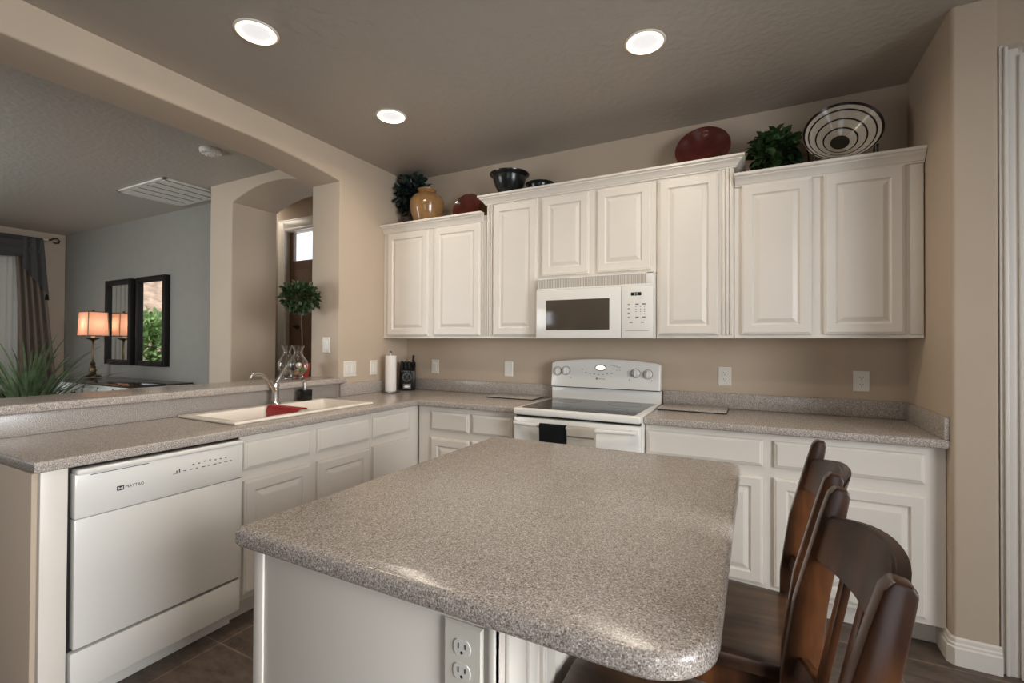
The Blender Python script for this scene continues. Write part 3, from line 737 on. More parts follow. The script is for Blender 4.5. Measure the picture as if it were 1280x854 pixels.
# red mat saddled over the divider
t = bmesh.new(); path = [(YD - .030 - .004 * (i % 2), .80 + .128 * i / 6) for i in range(6)] + [(YD - .026, .932), (YD - .012, .9345), (YD + .012, .9345), (YD + .026, .932)] + [(YD + .030, .928 - .128 * i / 6) for i in range(1, 7)]
G = [[t.verts.new((.150 + .27 * j / 8, y, z)) for j in range(9)] for y, z in path]
for a, b_ in zip(G, G[1:]):
    for j in range(8): t.faces.new((a[j], a[j + 1], b_[j + 1], b_[j]))
bmesh.ops.recalc_face_normals(t, faces=t.faces); bmesh.ops.solidify(t, geom=t.faces[:], thickness=-.004)
m_ = MB(); m_._merge(t); tag(m_.build('sink_mat', 'red'), 'red sink mat draped over the divider of the sink', 'mat')

fa = thing('faucet', 'chrome single-lever faucet behind the sink', 'faucet', (.090, -1.33, .9292)); fa.scale = (1.0, 1.0, 1.12)
MB().lathe([(0, 0), (.030, 0), (.032, .004), (.026, .010), (.021, .016), (.019, .06), (.021, .085), (.023, .105), (.020, .118), (.010, .126), (0, .127)]).build('body', 'chrome', fa)
sp = [(0, 0, .06), (.008, -.03, .105), (.02, -.075, .148), (.034, -.125, .172), (.046, -.165, .176), (.052, -.19, .168), (.054, -.198, .155)]
MB().tube(sp, [.013, .013, .012, .011, .011, .0115, .012], n=12).build('spout', 'chrome', fa)
MB().tube([(0, .004, .118), (.004, .022, .145), (.004, .045, .178), (.002, .070, .200)], [.014, .012, .011, .013], n=10).build('lever', 'chrome', fa)

so = thing('soap_dispenser', 'black cube soap dispenser with a chrome pump beside the faucet', 'dispenser', (.072, -1.105, .9295))
MB().box(-.034, .034, -.034, .034, 0, .070, bev=.004).build('reservoir', 'black', so)
pu = MB().lathe([(0, .070), (.014, .070), (.014, .080), (.008, .082), (.007, .118), (.011, .120), (.011, .130), (0, .132)], n=20)
pu.tube([(0, 0, .126), (.03, -.02, .127), (.045, -.03, .120)], [.006, .005, .004]).build('pump', 'chrome', so)

# paper towels
pt = thing('paper_towel_holder', 'paper towel roll on a chrome stand near the back left corner', 'paper towels', (.135, -.355, ZC))
b = MB().lathe([(0, .0005), (.072, .0005), (.074, .006), (.070, .013), (.02, .014), (0, .014)]); b.tube([(0, 0, .01), (0, 0, .315)], .005); b.lathe([(0, .312), (.010, .316), (.011, .324), (.006, .331), (0, .332)])
b.build('stand', 'steel', pt)
MB().lathe([(.018, .014), (.043, .014), (.0435, .016), (.0435, .292), (.042, .294), (.018, .294)], close=True).build('roll', 'paper', pt)

# knife block
kb = thing('knife_block', 'black knife block with handles standing in the back left corner', 'knife block', (.115, -.125, ZC + .0005), math.radians(33))
kb_b = MB(); kb_b.prism([(-.075, 0), (.055, 0), (.055, .165), (-.02, .235), (-.055, .225)], -.062, .062, lambda u, v, w: (w, -u, v) if False else (w, -v * 0 - u, v), bev=.004)
kb_b.build('block', 'black', kb)
MB().box(-.032, .032, -.0575, -.0548, .014, .056, bev=.001).build('label_plate', 'ink', kb)
MB().prism([(.023 * math.cos(2 * PI * i / 20), .034 + .009 * math.sin(2 * PI * i / 20)) for i in range(20)], -.0588, -.0574, lambda u, v, w: (u, w, v)).build('label_oval', 'plastic', kb)
mo = MB()
for r in (.036, .030): mo.lathe([(r - .0012, 0), (r - .0012, .0012), (r + .0012, .0012), (r + .0012, 0)], (0, -.0548, .112), n=32, axis=Matrix.Rotation(PI / 2, 3, 'X'), close=True)
for a in range(6):
    an = a * PI / 3; mo.tube([(0, -.0555, .112), (.027 * math.cos(an), -.0555, .112 + .027 * math.sin(an))], .0012, n=6)
for i in range(5): mo.box(-.044 + i * .02, -.036 + i * .02, -.0560, -.0548, .157, .1635)
mo.build('medallion', 'ink', kb)
for i, (hx, hz) in enumerate(((-.045, .055), (-.015, .058), (.014, .058))):
    c0 = Vector((hx, -.030, .180)); dr_ = Vector((0, -.10, 1)).normalized()
    h = MB(); h.tube([c0, c0 + dr_ * .02, c0 + dr_ * (.055 + hz * .2)], [.008, .010, .009], n=8)
    ho = h.build('knife_handle', 'blackmatte', kb); MB().tube([c0 + dr_ * (.055 + hz * .2), c0 + dr_ * (.062 + hz * .2)], [.0092, .007], n=8).build('handle_cap', 'chrome', ho)
c0 = Vector((.046, .005, .20)); h = MB(); h.tube([c0, c0 + Vector((0, -.01, .05)), c0 + Vector((.002, -.016, .092))], [.009, .011, .010], n=8); h.build('knife_handle', 'blackmatte', kb)

# cutting boards either side of the range
def board(lab, P, z):
    b = MB().prism(P, z + .006, z + .014, lambda u, v, w: (u, v, w), bev=.002)
    t = thing('cutting_board', lab, 'cutting board', (0, 0, 0), 0, 'counter boards beside the range')
    b.build('board', 'counter', t)
    f = MB()
    for x, y in P: f.lathe([(0, z), (.006, z), (.006, z + .001), (0, z + .001)], (x * .9 + .1 * sum(p[0] for p in P) / 4, y * .9 + .1 * sum(p[1] for p in P) / 4, 0), n=10)
    MB().prism([(p[0], p[1]) for p in P], z + .0004, z + .0064, lambda u, v, w: (u, v, w)).build('edge', 'gap', t)  # dark slab under the board stands in for its shadow
    f.bm.free()
board('speckled cutting board on the counter left of the range', [(.960, -.255), (1.330, -.255), (1.330, -.04), (.960, -.04)], ZC)
board('speckled cutting board on the counter right of the range', [(2.180, -.300), (2.560, -.300), (2.560, -.04), (2.180, -.04)], ZC)

# ------------------------------------------------------------------ foliage helpers
def leaf_cloud(center, rad, n, size, flat=.55, inner=.55, seed=1, droop=0.0, zmin=None, ymax=None, xmin=None, avoid=None):
    rnd = random.Random(seed); b = MB(); bm = b.bm; c = Vector(center)
    for _ in range(n):
        d = Vector((rnd.gauss(0, 1), rnd.gauss(0, 1), rnd.gauss(0, 1))).normalized()
        k = inner + (1 - inner) * rnd.random() ** .6
        p = c + Vector((d.x * rad[0] * k, d.y * rad[1] * k, d.z * rad[2] * k))
        ax = (d + Vector((rnd.gauss(0, .5), rnd.gauss(0, .5), rnd.gauss(0, .5) - droop))).normalized()
        sd = ax.cross(Vector((rnd.gauss(0, .4), rnd.gauss(0, .4), 1))).normalized(); up = sd.cross(ax).normalized()
        L = size * rnd.uniform(.7, 1.25); w = L * flat * .5
        pts = [p, p + ax * L * .35 + sd * w + up * L * .06, p + ax * L * .75 + sd * w * .75 + up * L * .04, p + ax * L - up * L * .12, p + ax * L * .75 - sd * w * .75 + up * L * .04, p + ax * L * .35 - sd * w + up * L * .06]
        mid1 = p + ax * L * .35 - up * L * .03; mid2 = p + ax * L * .75 - up * L * .04
        if zmin is not None and min(q.z for q in pts) < zmin: continue
        if ymax is not None and max(q.y for q in pts) > ymax: continue
        if xmin is not None and min(q.x for q in pts) < xmin: continue
        if avoid is not None and min((q - Vector(avoid[0])).length for q in pts) < avoid[1]: continue
        v = [bm.verts.new(q) for q in pts]; m1 = bm.verts.new(mid1); m2 = bm.verts.new(mid2)
        bm.faces.new((v[0], v[1], m1)); bm.faces.new((v[0], m1, v[5])); bm.faces.new((v[1], v[2], m2, m1)); bm.faces.new((m1, m2, v[4], v[5])); bm.faces.new((v[2], v[3], m2)); bm.faces.new((m2, v[3], v[4]))
    return b

# ------------------------------------------------------------------ ornaments above the cabinets
vz = thing('jar', 'round tan glazed jar on the lower left wall cabinet', 'jar', (.335, -.165, DECK_L))
MB().lathe([(0, 0), (.075, 0), (.085, .008), (.105, .05), (.128, .12), (.140, .175), (.138, .215), (.118, .255), (.085, .278), (.070, .286), (.069, .296), (.078, .306), (.079, .316), (.070, .319), (.062, .312), (.060, .29), (.09, .26), (.125, .2), (.10, .05), (0, .02)], n=40).build('vessel', 'tan_glaze', vz)
p1 = thing('potted_plant', 'dark leafy plant behind the tan jar in the corner', 'plant', (.115, -.125, DECK_L))
MB().lathe([(0, 0), (.05, 0), (.065, .12), (.06, .12), (.055, .10), (0, .10)]).build('pot', 'pot_dark', p1)
MB().tube([(0, 0, .09), (.005, 0, .22)], .008).build('stem', 'stem', p1)
leaf_cloud((.03, .0, .33), (.135, .085, .15), 330, .075, .55, .25, 3, zmin=.10, ymax=.115, xmin=-.125, avoid=((.20, -.04, .17), .160)).build('foliage', 'leaf_dark', p1)
def lean(o, ang): o.rotation_euler = (ang, 0, 0)
def dish_prof(R, d, rim, th=.007):
    return [(0, 0), (R * .35, .001), (R * .62, d * .25), (R * .80, d * .72), (R - rim * .2, d), (R, d + .003), (R, d - th * .3), (R * .80, d * .72 - th), (R * .62, d * .25 - th), (R * .35, -th), (0, -th)]
FACE = Matrix.Rotation(PI / 2, 3, 'X')      # local z -> -y
def plate_on(lab, x, y, z, R, d, mat_, ang, grp):
    t = tag(MB().lathe(dish_prof(R, d, .03), (0, 0, R), n=56, axis=FACE).build('plate', mat_), lab, 'plate', grp)
    t.location = (x, y, z); t.rotation_euler = (ang, 0, 0); return t
GP = 'plates displayed above the cabinets'
plate_on('small maroon plate leaning beside the tan jar', .690, -.135, DECK_L + .002, .128, .022, 'maroon', math.radians(-14), GP)
plate_on('tan plate edge showing behind the small maroon plate', .775, -.075, DECK_L + .002, .115, .015, 'tan_glaze', math.radians(-16), GP)
plate_on('maroon plate leaning on the raised middle cabinets', 2.415, -.150, DECK_C + .002, .160, .045, 'maroon', math.radians(-20), GP)
# banded plate on its stand
RP = .177
pb = thing('plate', 'large cream plate with black rings on an iron stand', 'plate', (3.115, -.165, DECK_R + .012), 0, GP)
pb.rotation_euler = (math.radians(-17), 0, 0)
def bowl_z(r):
    a = r / RP
    return .098 * max(0.0, (a - .22) / .78) ** 1.15
def ringband(r0, r1, off, th=.0):
    n = 5; pr = [(r0 + (r1 - r0) * i / n, bowl_z(r0 + (r1 - r0) * i / n) + off) for i in range(n + 1)]
    return pr
rr = [RP * i / 26 for i in range(27)]
prof = [(r, bowl_z(r)) for r in rr] + [(RP + .003, bowl_z(RP) - .002)] + [(r, bowl_z(r) - .008) for r in reversed(rr)]
MB().lathe(prof, (0, 0, RP), n=72, axis=FACE).build('dish', 'cream_glaze', pb)
k = MB()
for r0, r1 in ((.955, 1.015), (.835, .872), (.632, .670), (.418, .458)): k.lathe(ringband(RP * r0, RP * r1, .0012), (0, 0, RP), n=72, axis=FACE)
k.build('black_rings', 'blackring', pb)
MB().lathe([(0, .0014)] + ringband(.002, RP * .25, .0014), (0, 0, RP), n=48, axis=FACE).build('centre_spot', 'olive', pb)
st = thing('plate_stand', 'black iron easel holding the ringed plate', 'stand', (3.115, -.165, DECK_R))
b = MB()
for sx in (-.135, .135):
    b.tube([(sx, .12, .003), (sx, -.085, .005), (sx, -.115, .012), (sx, -.122, .04), (sx, -.120, .075)], .004, n=8)
    b.tube([(sx, -.03, .004), (sx * 1.08, .018, .10), (sx * 1.16, .055, .235), (sx * 1.16, .07, .262)], .004, n=8)
    b.lathe([(0, -.008), (.008, 0), (0, .008)], (sx, -.120, .08), n=10)
b.tube([(-.14, .0, .05), (.14, .0, .05)], .003, n=6)
b.build('easel_frame', 'iron', st)
p2 = thing('potted_plant', 'bright green bushy plant beside the ringed plate', 'plant', (2.805, -.165, DECK_R))
MB().lathe([(0, 0), (.05, 0), (.062, .09), (.057, .09), (.05, .08), (0, .08)]).build('pot', 'pot_dark', p2)
leaf_cloud((.0, -.01, .155), (.112, .100, .108), 430, .064, .62, .4, 5, zmin=.004, ymax=.15, avoid=((.31, .0, .18), .185)).build('foliage', 'leaf_bright', p2)
def bowl_on(lab, x, y, R, h, foot):
    t = tag(MB().lathe([(0, .004), (foot * .9, .004), (foot, 0), (foot, .012), (R * .46, h * .20), (R * .58, h * .38), (R * .71, h * .55), (R * .79, h * .70), (R * .825, h * .80), (R * .84, h * .87), (R * .91, h * .92), (R, h * .965), (R + .002, h), (R - .008, h), (R * .80, h * .86), (R * .74, h * .70), (R * .55, h * .42), (R * .3, h * .2), (0, h * .15)], n=48).build('bowl', 'blackgreen'), lab, 'bowl', 'dark bowls above the cabinets')
    t.location = (x, y, DECK_C + .001); return t
bowl_on('large dark green-black bowl on the raised middle cabinets', 1.100, -.180, .145, .200, .060)
bowl_on('smaller dark bowl right of the large dark bowl', 1.318, -.118, .104, .116, .05)

# ------------------------------------------------------------------ things on the bar top
ZB = 1.053
def glass_vase(lab, x, y, k, kh):
    t = thing('glass_vase', lab, 'vase', (x, y, ZB + .0005), 0, 'glass vases on the bar')
    P = [(0, 0), (.040, 0), (.044, .004), (.034, .012), (.044, .03), (.064, .065), (.072, .095), (.066, .125), (.042, .158), (.027, .178), (.027, .192), (.036, .215), (.047, .234)]
    Q = [(max(0.0, r - .0025), z) for r, z in reversed(P[4:])] + [(.03, .018), (0, .018)]
    MB().lathe([(r * k, z * kh) for r, z in P + Q], n=36).build('vessel', 'glass', t)
    return t
v1 = glass_vase('clear glass vase of decorative balls in front of the red pot', -.105, -1.020, .93, 1.0)
v2 = glass_vase('clear glass vase behind the vase of decorative balls', -.245, -1.000, .85, 1.0)
def balls(v, lst):
    cols = {'d': 'pot_dark', 'c': 'ivory', 'g': 'hedge', 't': 'tan_glaze', 'r': 'redpot'}
    for i, (x, y, z, r, c) in enumerate(lst):
        o = MB().lathe([(r * math.sin(PI * j / 10), -r * math.cos(PI * j / 10)) for j in range(11)], (0, 0, 0), n=18).build('decorative_ball', cols[c])
        nm = {'d': 'dark brown', 'c': 'ivory', 'g': 'green', 't': 'tan', 'r': 'rust red'}[c]
        pos = {0: 'lowest', 1: 'lower', 2: 'middle', 3: 'upper', 4: 'top'}[i]
        tag(o, '%s ball, %s in the %s glass vase on the bar' % (nm, pos, 'front' if v is v1 else 'rear'), 'ball', 'decorative balls in the vases')
        o.location = v.location + Vector((x, y, z))
balls(v1, [(.014, -.018, .044, .021, 't'), (-.022, .012, .050, .021, 'c'), (.022, .020, .066, .021, 'g'), (-.014, -.026, .082, .021, 'd'), (.026, -.012, .098, .020, 'c')])
balls(v2, [(.012, -.012, .044, .020, 'c'), (-.018, .012, .058, .020, 't'), (.016, .014, .078, .021, 'd')])
tp = thing('topiary', 'round leafy topiary in a red pot at the end of the bar', 'plant', (-.225, -.880, ZB + .0005))
MB().lathe([(0, 0), (.030, 0), (.034, .01), (.050, .095), (.052, .102), (.047, .102), (.042, .085), (0, .085)]).build('pot', 'redpot', tp)
MB().tube([(0, 0, .08), (-.004, -.008, .25), (-.006, -.014, .40), (-.008, -.02, .56)], .0045, n=8).build('stem', 'stem', tp)
leaf_cloud((-.010, -.028, .585), (.135, .115, .095), 520, .046, .6, .35, 9, ymax=.115).build('foliage', 'leaf', tp)

# ------------------------------------------------------------------ bar stools
def make_stool(lab):
    t = thing('bar_stool', lab, 'stool', (0, 0, 0), 0, 'wooden stools at the island')
    ZS = .645
    # seat: front towards -x
    def seat_pt(u, v, w): return (u, v, w)
    out = []
    for x, y, r in ((.190, -.172, .02), (.190, .172, .02), (-.212, .198, .085), (-.212, -.198, .085)): out.append((x, y, r))
    P = []
    n = len(out)
    for i in range(n):
        p0 = Vector(out[i - 1][:2]); p = Vector(out[i][:2]); p1 = Vector(out[(i + 1) % n][:2]); r = out[i][2]
        a = (p0 - p).normalized(); b = (p1 - p).normalized(); A = p + a * r; B = p + b * r
        for k in range(9):
            s = k / 8; P.append(tuple((A * (1 - s) ** 2 + p * 2 * s * (1 - s) + B * s ** 2)))
    tb = bmesh.new()
    def hz(x, y):
        d = max(0.0, 1 - ((x + .02) / .19) ** 2 - (abs(y) / .17) ** 4 * .9 - .0)
        return ZS - .014 * d * (0.75 + .25 * math.cos(y / .17 * 2 * PI))
    rings = []
    for s, dz, top in ((.94, -.036, 0), (1.0, -.030, 0), (1.0, -.008, 0), (.985, -.002, 0), (.96, 0, 1), (.85, 0, 1), (.7, 0, 1), (.5, 0, 1), (.28, 0, 1)):
        cx = -.02; rings.append([tb.verts.new((cx + (x - cx) * s, y * s, (hz(cx + (x - cx) * s, y * s) if top else ZS) + dz)) for x, y in P])
    m = len(P)
    for A, B in zip(rings, rings[1:]):
        for i in range(m): tb.faces.new((A[i], A[(i + 1) % m], B[(i + 1) % m], B[i]))
    tb.faces.new(rings[0]); tb.faces.new(rings[-1])
    s_ = MB(); s_._merge(tb); s_.build('seat', 'walnut_seat', t)
    ap = MB(); ap.box(-.19, .17, -.158, -.138, ZS - .095, ZS - .036, bev=.003); ap.box(-.19, .17, .138, .158, ZS - .095, ZS - .036, bev=.003); ap.box(-.192, -.172, -.155, .155, ZS - .095, ZS - .036, bev=.003)
    ap.build('apron', 'walnut', t)
    # back posts: gently raked boards, deeper near the seat
    for sy in (-1, 1):
        prof = [(.235, .0), (.212, .35), (.200, .60), (.202, .70), (.219, .85), (.252, 1.005), (.262, 1.050)]
        wid = [.036, .046, .058, .060, .052, .038, .032]
        F = [(x - w / 2, z) for (x, z), w in zip(prof, wid)]; B = [(x + w / 2, z) for (x, z), w in zip(prof, wid)]
        top = [(B[-1][0] - .004, 1.058), (F[-1][0] + .010, 1.062), ]
        poly = F + list(reversed(top)) + list(reversed(B))
        yc = sy * .181
        b = MB().prism(poly, yc - .014, yc + .014, lambda u, v, w: (u, w, v), bev=.004, seg=2)
        b.build('back_post', 'walnut', t)
        b = MB(); b.prism([(-.215, 0), (-.183, 0), (-.165, ZS - .036), (-.205, ZS - .036)], sy * .160 - .018, sy * .160 + .018, lambda u, v, w: (u, w + sy * .022 * (1 - v / .6), v), bev=.003)
        b.build('leg', 'walnut', t)
    def curved(z0, z1, xb, depth, th, rise, y_=.171, slope=.25, ny=14):
        tb = bmesh.new(); rows = []
        for j in range(ny + 1):
            y = -y_ + 2 * y_ * j / ny; c = 1 - (y / y_) ** 2
            zt = z1 + rise * c; xo = xb + depth * c
            rows.append([tb.verts.new(p) for p in ((xo - th / 2, y, z0), (xo - th / 2 + (zt - z0) * slope, y, zt), (xo + th / 2 + (zt - z0) * slope, y, zt), (xo + th / 2, y, z0))])
        for A, B in zip(rows, rows[1:]):
            for k in range(4): tb.faces.new((A[k], A[(k + 1) % 4], B[(k + 1) % 4], B[k]))
        tb.faces.new(rows[0]); tb.faces.new(rows[-1])
        bmesh.ops.recalc_face_normals(tb, faces=tb.faces)
        bmesh.ops.bevel(tb, geom=[e for e in tb.edges if abs((e.verts[0].co - e.verts[1].co).normalized().y) > .5], offset=.004, segments=2, affect='EDGES')
        m_ = MB(); m_._merge(tb); return m_
    curved(.930, 1.012, .234, .040, .020, .024, .168).build('top_rail', 'walnut', t)
    curved(.715, .752, .200, .034, .020, .0, .168).build('lower_rail', 'walnut', t)
    for y in (-.105, -.035, .035, .105):
        c = 1 - (y / .171) ** 2; b = MB()
        b.prism([(.205 + .034 * c - .006, .745), (.205 + .034 * c + .006, .745), (.238 + .040 * c + .006, .940), (.238 + .040 * c - .006, .940)], y - .015, y + .015, lambda u, v, w: (u, w, v), bev=.002)
        b.build('slat', 'walnut', t)
    for nm, x0, x1, ys_, z in (('stretcher', -.19, .205, (-.168, .168), .30),):
        for yy in ys_: MB().tube([(x0, yy, z), (x1, yy * 1.05, z + .01)], .012, n=10).build('stretcher', 'walnut', t)
    MB().tube([(-.195, -.165, .22), (-.195, .165, .22)], .014, n=10).build('footrest', 'walnut', t)
    MB().tube([(.215, -.175, .36), (.215, .175, .36)], .012, n=10).build('stretcher', 'walnut', t)
    return t
stool = make_stool('wooden bar stool at the near end of the island')
stool.location = (2.579, -2.398, 0); stool.rotation_euler = (0, 0, math.radians(1.0))
s2 = copy_tree(stool); s2['label'] = 'wooden bar stool at the far end of the island, toward the cabinets'
s2.location = (2.588, -1.915, 0); s2.rotation_euler = (0, 0, math.radians(-1.9))

# ------------------------------------------------------------------ ceiling fixtures
def downlight(lab, x, y):
    t = thing('recessed_light', lab, 'light', (x, y, H), 0, 'recessed ceiling lights')
    MB().lathe([(.0815, -.001), (.085, -.006), (.092, -.0045), (.095, -.0005), (.0815, -.0005)], n=40, close=True).build('trim_ring', 'trim', t)
    MB().lathe([(0, -.0055), (.072, -.0035), (.072, -.0012), (0, -.0012)], n=40).build('lens', 'downlight', t)
    MB().lathe([(.072, -.003), (.074, -.011), (.079, -.011), (.081, -.0035), (.078, -.0012), (.072, -.0012)], n=40, close=True).build('glow_ring', 'glow', t)  # made to glow for the warm rim and the halo on the ceiling
    d = bpy.data.lights.new('recessed_lamp', 'AREA'); d.shape = 'DISK'; d.size = .15; d.energy = RECESSED_W; d.color = (1.0, .87, .72); d.spread = math.radians(165)
    o = bpy.data.objects.new('recessed_lamp', d); COL.objects.link(o); o.parent = t; o.location = (0, 0, -.016)
downlight('round recessed light in the ceiling above the sink and dishwasher', .684, -1.872)
downlight('round recessed light in the ceiling above the range and right wall cabinets', 2.245, -.996)
downlight('round recessed light in the ceiling above the kitchen island', 2.245, -1.872)
downlight('round recessed light in the ceiling closest to the tan jar corner', .687, -.983)
vt = thing('ceiling_vent', 'white louvred return-air grille in the dining room ceiling', 'vent', (0, 0, 0))
VX0, VX1, VY0, VY1 = -2.61, -1.80, -1.045, -.495
b = MB()
for (x0, x1, y0, y1) in ((VX0, VX1, VY0, VY0 + .035), (VX0, VX1, VY1 - .035, VY1), (VX0, VX0 + .035, VY0, VY1), (VX1 - .035, VX1, VY0, VY1)): b.box(x0, x1, y0, y1, H - .014, H - .0005, bev=.003)
b.build('frame', 'trim', vt)
MB().box(VX0 + .03, VX1 - .03, VY0 + .03, VY1 - .03, H - .003, H - .0005).build('duct_screen', 'ink', vt)
for i in range(5):
    x = VX0 + .045 + i * .146
    MB().box(x, x + .128, VY0 + .036, VY1 - .036, H - .013, H - .009, rot=Matrix.Rotation(.03, 3, 'Y'), about=(x, 0, H - .011)).build('louvre', 'trim', vt)
sd_ = thing('smoke_detector', 'round white smoke detector on the dining room ceiling', 'smoke detector', (-.86, -1.19, H))
MB().lathe([(0, -.0005), (.070, -.0005), (.072, -.006), (.070, -.022), (.062, -.030), (0, -.032)]).build('base', 'plastic', sd_)
b = MB()
for a in range(10): b.box(.040, .058, -.004, .004, -.036, -.029, rot=Matrix.Rotation(a * PI / 5, 3, 'Z'))
b.lathe([(0, -.031), (.03, -.031), (.03, -.038), (0, -.04)], n=20).build('vents', 'plastic', sd_)

# ------------------------------------------------------------------ dining room furniture
bf = thing('buffet', 'long white buffet with a dark polished top along the grey wall', 'sideboard')
b0, b1, bfy, bby = -4.10, -2.50, -.975, -.41
MB().box(b0 + .02, b1 - .02, bfy + .02, bby, .08, .853, bev=.003).build('body', 'buffet_white', bf)
MB().box(b0, b1, bfy, bby, .853, .868, bev=.003).build('top_edge', 'buffet_white', bf)
MB().box(b0 + .004, b1 - .004, bfy + .004, bby, .868, .884, bev=.002).build('top', 'buffet_top', bf)
for i in range(5):
    u0 = b0 + .05 + i * .305; fr = back_face(bfy + .02)
    d = panel(MB(), fr, u0, u0 + .272, .68, .828, SLAB).build('drawer', 'buffet_white', bf)
    MB().box(u0 + .106, u0 + .166, bfy - .022, bfy + .001, .765, .785, bev=.005).build('pull', 'iron', d)
    g = MB().box(u0 + .278, u0 + .299, bfy + .0185, bfy + .021, .10, .845).build('stile', 'espresso', bf)
    d = panel(MB(), fr, u0, u0 + .272, .12, .63).build('door', 'buffet_white', bf)
for x in (b0 + .03, b1 - .09):
    for y in (bfy + .03, bby - .09): MB().box(x, x + .06, y, y + .06, .001, .08).build('leg', 'buffet_white', bf)
lp = thing('table_lamp', 'lit candlestick lamp with a peach rectangular shade on the buffet', 'lamp', (-4.255, -.580, .885))
MB().lathe([(0, 0), (.085, 0), (.088, .008), (.075, .016), (.04, .03), (.03, .05), (.035, .07), (.03, .12), (.018, .14), (.030, .155), (.020, .175), (.011, .19), (.010, .42), (.016, .435), (.06, .455), (.062, .462), (.02, .466), (0, .466)], n=24).build('base', 'brass', lp)
MB().lathe([(0, .466), (.018, .466), (.018, .53), (0, .53)], n=16).build('candle_sleeve', 'ivory', lp)
zs0, zs1 = .490, .770; a0, c0_ = .138, .100; a1, c1_ = .126, .090
t = bmesh.new()
lo = [t.verts.new(p) for p in ((-a0, -c0_, zs0), (a0, -c0_, zs0), (a0, c0_, zs0), (-a0, c0_, zs0))]; hi = [t.verts.new(p) for p in ((-a1, -c1_, zs1), (a1, -c1_, zs1), (a1, c1_, zs1), (-a1, c1_, zs1))]
for i in range(4): t.faces.new((lo[i], lo[(i + 1) % 4], hi[(i + 1) % 4], hi[i]))
m_ = MB(); m_._merge(t); sh = m_.build('lamp_shade', 'shade', lp, smooth=False)
b = MB()
LO = [(-a0, -c0_, zs0), (a0, -c0_, zs0), (a0, c0_, zs0), (-a0, c0_, zs0)]; HI = [(-a1, -c1_, zs1), (a1, -c1_, zs1), (a1, c1_, zs1), (-a1, c1_, zs1)]
for i in range(4): b.tube([LO[i], HI[i]], .0045, n=6); b.tube([LO[i], LO[(i + 1) % 4]], .0045, n=6); b.tube([HI[i], HI[(i + 1) % 4]], .0045, n=6)
b.tube([HI[0], HI[2]], .002, n=5); b.tube([HI[1], HI[3]], .002, n=5)
b.build('shade_trim', 'brass', sh)
MB().lathe([(0, .770), (.012, .772), (.016, .785), (.008, .797), (0, .800)], n=14).build('finial', 'brass', lp)
d = bpy.data.lights.new('lamp_bulb', 'POINT'); d.energy = LAMP_W; d.color = (1.0, .82, .66); d.shadow_soft_size = .04
o = bpy.data.objects.new('lamp_bulb', d); COL.objects.link(o); o.parent = lp; o.location = (0, 0, .63)
def mirror(lab, x0, x1):
    t = thing('wall_mirror', lab, 'mirror', (0, 0, 0), 0, 'pair of framed mirrors on the grey wall')
    z0, z1, w = 1.035, 2.040, .058; b = MB(); yf, yb = -.455, -.4005
    b.box(x0, x0 + w, yf, yb, z0, z1, bev=.004); b.box(x1 - w, x1, yf, yb, z0, z1, bev=.004); b.box(x0 + w, x1 - w, yf, yb, z0, z0 + w, bev=.004); b.box(x0 + w, x1 - w, yf, yb, z1 - w, z1, bev=.004)
    b.build('frame', 'espresso', t); MB().box(x0 + w - .002, x1 - w + .002, -.428, -.410, z0 + w - .002, z1 - w + .002).build('mirror_glass', 'mirror', t)
mirror('dark framed wall mirror reflecting the lamp, nearer the curtain', -4.30, -3.695)
mirror('dark framed wall mirror reflecting green garden, nearer the column', -3.575, -2.965)
# spiky potted plant
sp_ = thing('potted_plant', 'long-leaved spiky plant in a planter behind the bar', 'plant', (-3.42, -1.38, 0))
MB().lathe([(0, .001), (.13, .001), (.15, .02), (.185, .42), (.195, .43), (.195, .45), (.175, .45), (.17, .41), (0, .41)], n=32).build('planter', 'pot_dark', sp_)
MB().lathe([(0, .411), (.168, .411), (.168, .418), (0, .425)]).build('soil', 'soil', sp_)
rnd = random.Random(21); b = MB(); bm = b.bm
n_blades = 0
while n_blades < 100:
    az = rnd.uniform(0, 2 * PI); L = rnd.uniform(.70, 1.12); el = math.radians(rnd.uniform(32, 86)); w0 = rnd.uniform(.013, .020)
    bend = math.radians(rnd.uniform(45, 75)) * (1.15 if el < 1.2 else .8)
    dh = Vector((math.cos(az), math.sin(az), 0)); sd = Vector((-math.sin(az), math.cos(az), 0)); p = dh * rnd.uniform(0, .05) + Vector((0, 0, .425)); P = [p]; n = 10
    for k in range(n):
        ang = el - (k / n) ** 1.5 * bend
        p = p + (dh * math.cos(ang) + Vector((0, 0, 1)) * math.sin(ang)) * (L / n); P.append(p)
    if any((q.y - 1.38 > -1.02 and q.z < .92) or q.x - 3.42 < -5.25 or q.y - 1.38 > -.52 for q in P): continue
    n_blades += 1; prev = None
    for k, p in enumerate(P):
        q = k / n; w = w0 * (.6 + 1.0 * q if q < .4 else (1 - ((q - .4) / .6) ** 1.8) + .02)
        cur = (bm.verts.new(p - sd * w + Vector((0, 0, .3 * w))), bm.verts.new(p), bm.verts.new(p + sd * w + Vector((0, 0, .3 * w))))
        if prev: bm.faces.new((prev[0], cur[0], cur[1], prev[1])); bm.faces.new((prev[1], cur[1], cur[2], prev[2]))
        prev = cur
b.build('foliage', 'leaf_spike', sp_)
